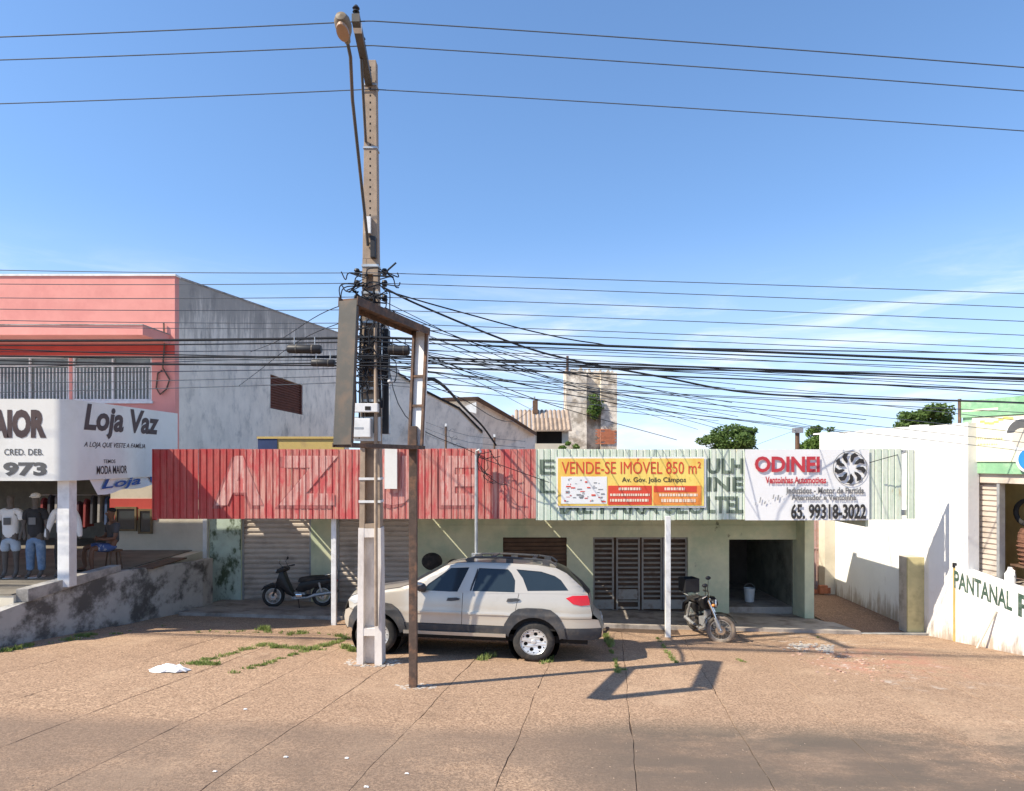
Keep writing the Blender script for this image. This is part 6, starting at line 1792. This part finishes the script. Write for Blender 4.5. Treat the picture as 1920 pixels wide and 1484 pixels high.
MB().tube([(.18, -.10, .48), (.30, -.12, .30), (.05, -.16, .20), (-.30, -.16, .24), (-.62, -.16, .30)], [.02, .02, .022, .036, .038], 10).build('exhaust', M['grey_metal'], mc, local=True, smooth=True)
MB().tube([(-hx, -.12, .30), (-.42, -.12, .66)], .028, 8).tube([(-hx, .12, .30), (-.42, .12, .66)], .028, 8).build('shock_absorber', M['galv'], mc, local=True)
plate(mc, [(-.40, .60), (-.62, .70), (-.88, .56), (-.92, .40), (-.88, .40), (-.78, .56), (-.60, .64)], -.08, .08, 'rear_mudguard', M['black_plastic'])
MB().tube([(-.50, -.12, .80), (-.90, -.12, .82), (-.90, .12, .82), (-.50, .12, .80)], .012, 6).build('rack', M['galv'], mc, local=True)
MB().tube([(0, .10, .24), (.06, .30, .0)], .014, 6).build('side_stand', M['black_plastic'], mc, local=True)
for s in (-1, 1): MB().tube([(.0, s*.12, .27), (.0, s*.28, .27)], .016, 6).build('foot_peg', M['black_rubber'], mc, local=True)
cr8 = thing('delivery_crate', 'black open crate tied on the back rack of the worn motorcycle', 'crate', Matrix.Translation(o_) @ Matrix.Rotation(yaw, 4, 'Z') @ Vector((-.72, -.04, .838)), (0, 0, yaw))
MB().box((-.17, -.17, 0), (.17, .17, .02)).build('base', M['black_plastic'], cr8, local=True)
for (a, b) in (((-.17, -.17, .021), (-.15, .17, .30)), ((.15, -.17, .021), (.17, .17, .30)), ((-.149, -.17, .021), (.149, -.15, .30)), ((-.149, .15, .021), (.149, .17, .30))):
    MB().box(a, b).build('side', M['black_plastic'], cr8, local=True, bevel=.006)

# ================================================================== figures
def skin(name, joints, edges, mat, parent, sub=2, root=0):
    """one continuous skin grown over a jointed line: joints = [(x,y,z,r)]"""
    me = bpy.data.meshes.new(name)
    me.from_pydata([j[:3] for j in joints], edges, []); me.update()
    ob_ = bpy.data.objects.new(name, me); COL.objects.link(ob_)
    ob_.modifiers.new('s', 'SKIN'); sd2 = ob_.modifiers.new('d', 'SUBSURF'); sd2.levels = sub; sd2.render_levels = sub
    for i, j in enumerate(joints):
        v = me.skin_vertices[0].data[i]
        r = j[3]; v.radius = r if isinstance(r, tuple) else (r, r); v.use_root = (i == root)
    dg = bpy.context.evaluated_depsgraph_get(); dg.update()
    out = bpy.data.meshes.new_from_object(ob_.evaluated_get(dg)); out.name = name
    bpy.data.objects.remove(ob_)
    out.materials.clear(); out.materials.append(mat)
    for p in out.polygons: p.use_smooth = True
    return inst(name, out, parent, (0, 0, 0))
M['skin_dark'] = pm('brown_skin', (.17, .085, .052), .55, var=.08)
M['hair'] = pm('dark_hair', (.018, .015, .013), .7)
M['tee_grey'] = pm('dark_grey_tee', (.075, .075, .08), .9, var=.15)
M['shorts_blue'] = pm('blue_shorts', (.06, .10, .24), .9, var=.2, dirt=(.5, .52, .56), damt=.8, dscale=6, dlo=.52, dhi=.6)
def fingers(J, E, wrist, d, side, up_, s=1.0):
    """palm and five bent fingers from joint index wrist along direction d"""
    d, side, up_ = Vector(d).normalized(), Vector(side).normalized(), Vector(up_).normalized()
    w_ = Vector(J[wrist][:3]); J.append(tuple(w_ + d*.06*s) + (.030*s,)); E.append((wrist, len(J)-1)); pm2 = len(J)-1
    for k, ln in enumerate((.060, .072, .068, .052)):
        b = w_ + d*.085*s + side*((k-1.5)*.021*s); J.append(tuple(b) + (.011*s,)); E.append((pm2, len(J)-1))
        J.append(tuple(b + d*ln*.55*s - up_*.010*s) + (.009*s,)); E.append((len(J)-2, len(J)-1))
        J.append(tuple(b + d*ln*.8*s - up_*.038*s) + (.008*s,)); E.append((len(J)-2, len(J)-1))
    b = w_ + d*.03*s + side*-.042*s; J.append(tuple(b) + (.012*s,)); E.append((wrist, len(J)-1))
    J.append(tuple(b + (d*.8 - side*.5)*.045*s) + (.010*s,)); E.append((len(J)-2, len(J)-1))
# seated man: local frame, faces -y, seat height .45
ps = Vector((-8.62, 14.35, .125))
man = thing('person', 'man in a dark grey tee and blue shorts sitting beside the cream wall', 'person', ps, (0, 0, R(-38)))
J = [(0, .02, .50, (.15, .11)), (0, .04, .66, (.135, .10)), (0, .03, .84, (.155, .105)), (0, .03, .96, (.12, .085)), (0, .01, 1.03, .052), (0, -.005, 1.10, .055)]
E = [(0, 1), (1, 2), (2, 3), (3, 4), (4, 5)]
def chain(start, pts):
    p = start
    for q in pts: J.append(q); E.append((p, len(J)-1)); p = len(J)-1
    return p
chain(5, [(0, -.015, 1.16, .078), (0, -.012, 1.225, .088), (0, -.0, 1.285, .062)])
for s in (-1, 1):
    w_ = chain(3, [(s*.175, .03, .945, .058), (s*.225, -.0, .80, .046), (s*.24, -.03, .68, .040), (s*.13, -.20, .66, .034), (s*.05, -.27, .68, .026)])
    fingers(J, E, w_, (-s*.7, -.4, 0), (0, .2, s*1.0), (.0, -1, .0), .9)
    f_ = chain(0, [(s*.10, -.06, .47, .088), (s*.15, -.26, .49, .075), (s*.18, -.45, .49, .060), (s*.19, -.47, .30, .052), (s*.19, -.44, .09, .036), (s*.195, -.47, .045, .038), (s*.20, -.58, .03, .034)])
skin('body', J, E, M['skin_dark'], man, 2)
hd_ = Vector((0, -.015, 1.205))
# face on the head
fe = MB()
fe.ball(hd_ + Vector((-.032, -.083, .012)), (.013, .009, .008), 8, 6).ball(hd_ + Vector((.032, -.083, .012)), (.013, .009, .008), 8, 6)
fe.build('eyes', M['white_paint'], man, local=True, smooth=True)
MB().ball(hd_ + Vector((-.032, -.091, .012)), .006, 6, 5).ball(hd_ + Vector((.032, -.091, .012)), .006, 6, 5).build('pupils', M['dark'], man, local=True)
MB().ball(hd_ + Vector((0, -.096, -.012)), (.014, .018, .024), 8, 6).ball(hd_ + Vector((-.086, .0, .0)), (.012, .02, .03), 8, 6).ball(hd_ + Vector((.086, .0, .0)), (.012, .02, .03), 8, 6).build('nose_and_ears', M['skin_dark'], man, local=True, smooth=True)
MB().ball(hd_ + Vector((0, -.084, -.047)), (.026, .010, .008), 8, 6).build('mouth', pm('lips', (.16, .06, .05), .5), man, local=True, smooth=True)
MB().ball(hd_ + Vector((0, .022, .055)), (.091, .088, .058), 14, 9).build('hair', M['hair'], man, local=True, smooth=True)
J = [(0, .02, .53, (.165, .125)), (0, .04, .68, (.152, .118)), (0, .03, .85, (.17, .12)), (0, .03, .965, (.125, .095))]; E = [(0, 1), (1, 2), (2, 3)]
for s in (-1, 1): chain(3, [(s*.175, .03, .95, .076), (s*.215, .0, .83, .068), (s*.228, -.012, .77, .066)])
skin('shirt', J, E, M['tee_grey'], man, 2)
J = [(0, .03, .52, (.165, .125)), (0, .02, .47, (.15, .11))]; E = [(0, 1)]
for s in (-1, 1): chain(1, [(s*.105, -.06, .475, .105), (s*.15, -.25, .492, .095), (s*.17, -.38, .495, .088)])
skin('shorts', J, E, M['shorts_blue'], man, 2)
for s in (-1, 1): MB().ball((s*.198, -.53, .02), (.045, .12, .022), 12, 6).build('sandal', M['black_rubber'], man, local=True, smooth=True)
st2 = thing('stool', 'low dark stool under the sitting man', 'stool', ps, (0, 0, R(-38)))
MB().lathe([(.37, 0), (.37, .17), (.40, .175), (.41, 0)], (0, .04, 0), (0, 0, 1), 18).build('seat', M['brown_board'], st2, local=True, smooth=True)
for k in range(4):
    a = math.pi/4 + k*math.pi/2; MB().tube([(.17*math.cos(a), .04 + .17*math.sin(a), .0), (.12*math.cos(a), .04 + .12*math.sin(a), .37)], .016, 6).build('leg', M['brown_board'], st2, local=True)

# display mannequins dressed for sale
M['dummy'] = pm('mannequin_plastic', (.10, .085, .075), .6)
M['shirt_white'] = pm('white_cotton', (.70, .70, .69), .9, var=.05)
M['shirt_black'] = pm('black_cotton', (.03, .03, .033), .9, var=.2)
M['denim'] = pm('blue_denim', (.13, .20, .31), .9, var=.25, scale=6, dirt=(.34, .42, .52), damt=.6, dscale=5)
M['denim_pale'] = pm('pale_denim', (.34, .40, .47), .9, var=.2, scale=6)
def dummy(px, d, label, top, pants, long_sleeve, short_pants, yaw_=0.0, printm=None, cap=None, spread=.24):
    x = (px - CX) * d / F
    t = thing('mannequin', label, 'mannequin', (x, d, .127), (0, 0, yaw_), group='dressed mannequins in front of the clothes shop')
    J = [(0, 0, .83, (.13, .10)), (0, 0, 1.0, (.115, .09)), (0, 0, 1.2, (.145, .10)), (0, 0, 1.32, (.10, .075)), (0, 0, 1.41, .045), (0, -.01, 1.50, .07), (0, -.005, 1.585, .075), (0, 0, 1.64, .05)]
    E = [(i, i+1) for i in range(7)]
    def ch_(p, pts):
        for q in pts: J.append(q); E.append((p, len(J)-1)); p = len(J)-1
        return p
    for s in (-1, 1):
        ch_(3, [(s*.165, 0, 1.30, .05), (s*spread, -.01, 1.06, .04), (s*(spread+.05), -.05, .84, .032), (s*(spread+.05), -.07, .74, .026)])
        ch_(0, [(s*.085, 0, .76, .085), (s*.10, 0, .47, .06), (s*.105, .01, .12, .04), (s*.11, -.06, .035, .038), (s*.115, -.13, .028, .03)])
    skin('body', J, E, M['dummy'], t, 1)
    J = [(0, 0, .74, (.165, .125)), (0, 0, 1.0, (.145, .115)), (0, 0, 1.2, (.17, .12)), (0, 0, 1.335, (.10, .08))]; E = [(0, 1), (1, 2), (2, 3)]
    for s in (-1, 1):
        pts = [(s*.17, 0, 1.30, .075), (s*(spread-.02), -.005, 1.13, .07)]
        if long_sleeve: pts += [(s*(spread+.03), -.035, .95, .055), (s*(spread+.05), -.06, .78, .045)]
        ch_(3, pts)
    so_ = skin('shirt', J, E, top, t, 2)
    J = [(0, 0, .86, (.145, .11)), (0, 0, .80, (.14, .11))]; E = [(0, 1)]
    for s in (-1, 1): ch_(1, [(s*.088, 0, .74, .10), (s*.10, 0, .50, .088)] + ([] if short_pants else [(s*.105, .01, .28, .075), (s*.107, .01, .12, .068)]))
    skin('trousers', J, E, pants, t, 2)
    if printm: MB().box((-.06, -.133, 1.06), (.07, -.125, 1.20)).build('shirt_print', printm, t, local=True)
    if cap: MB().ball((0, -.005, 1.63), (.085, .095, .06), 14, 8).ball((0, -.10, 1.615), (.06, .06, .012), 12, 5).build('cap', cap, t, local=True, smooth=True)
    MB().lathe([(0, 0), (0, .16), (.012, .16), (.016, 0)], (0, .02, -.002), (0, 0, 1), 20).build('base_plate', M['galv'], t, local=True)
dummy(20, 13.3, 'mannequin in a printed white tee and pale denim shorts, leftmost of the row', M['shirt_white'], M['denim_pale'], False, True, R(8), M['grey_ink'])
dummy(67, 13.35, 'mannequin in a black top and blue jeans with a white cap', M['shirt_black'], M['denim'], False, False, R(6), M['grey_print'], M['shirt_white'], .21)
dummy(121, 13.45, 'mannequin in a long sleeved white shirt partly behind the shop pillar', M['shirt_white'], M['black_rubber'], True, False, R(10), None, None, .26)
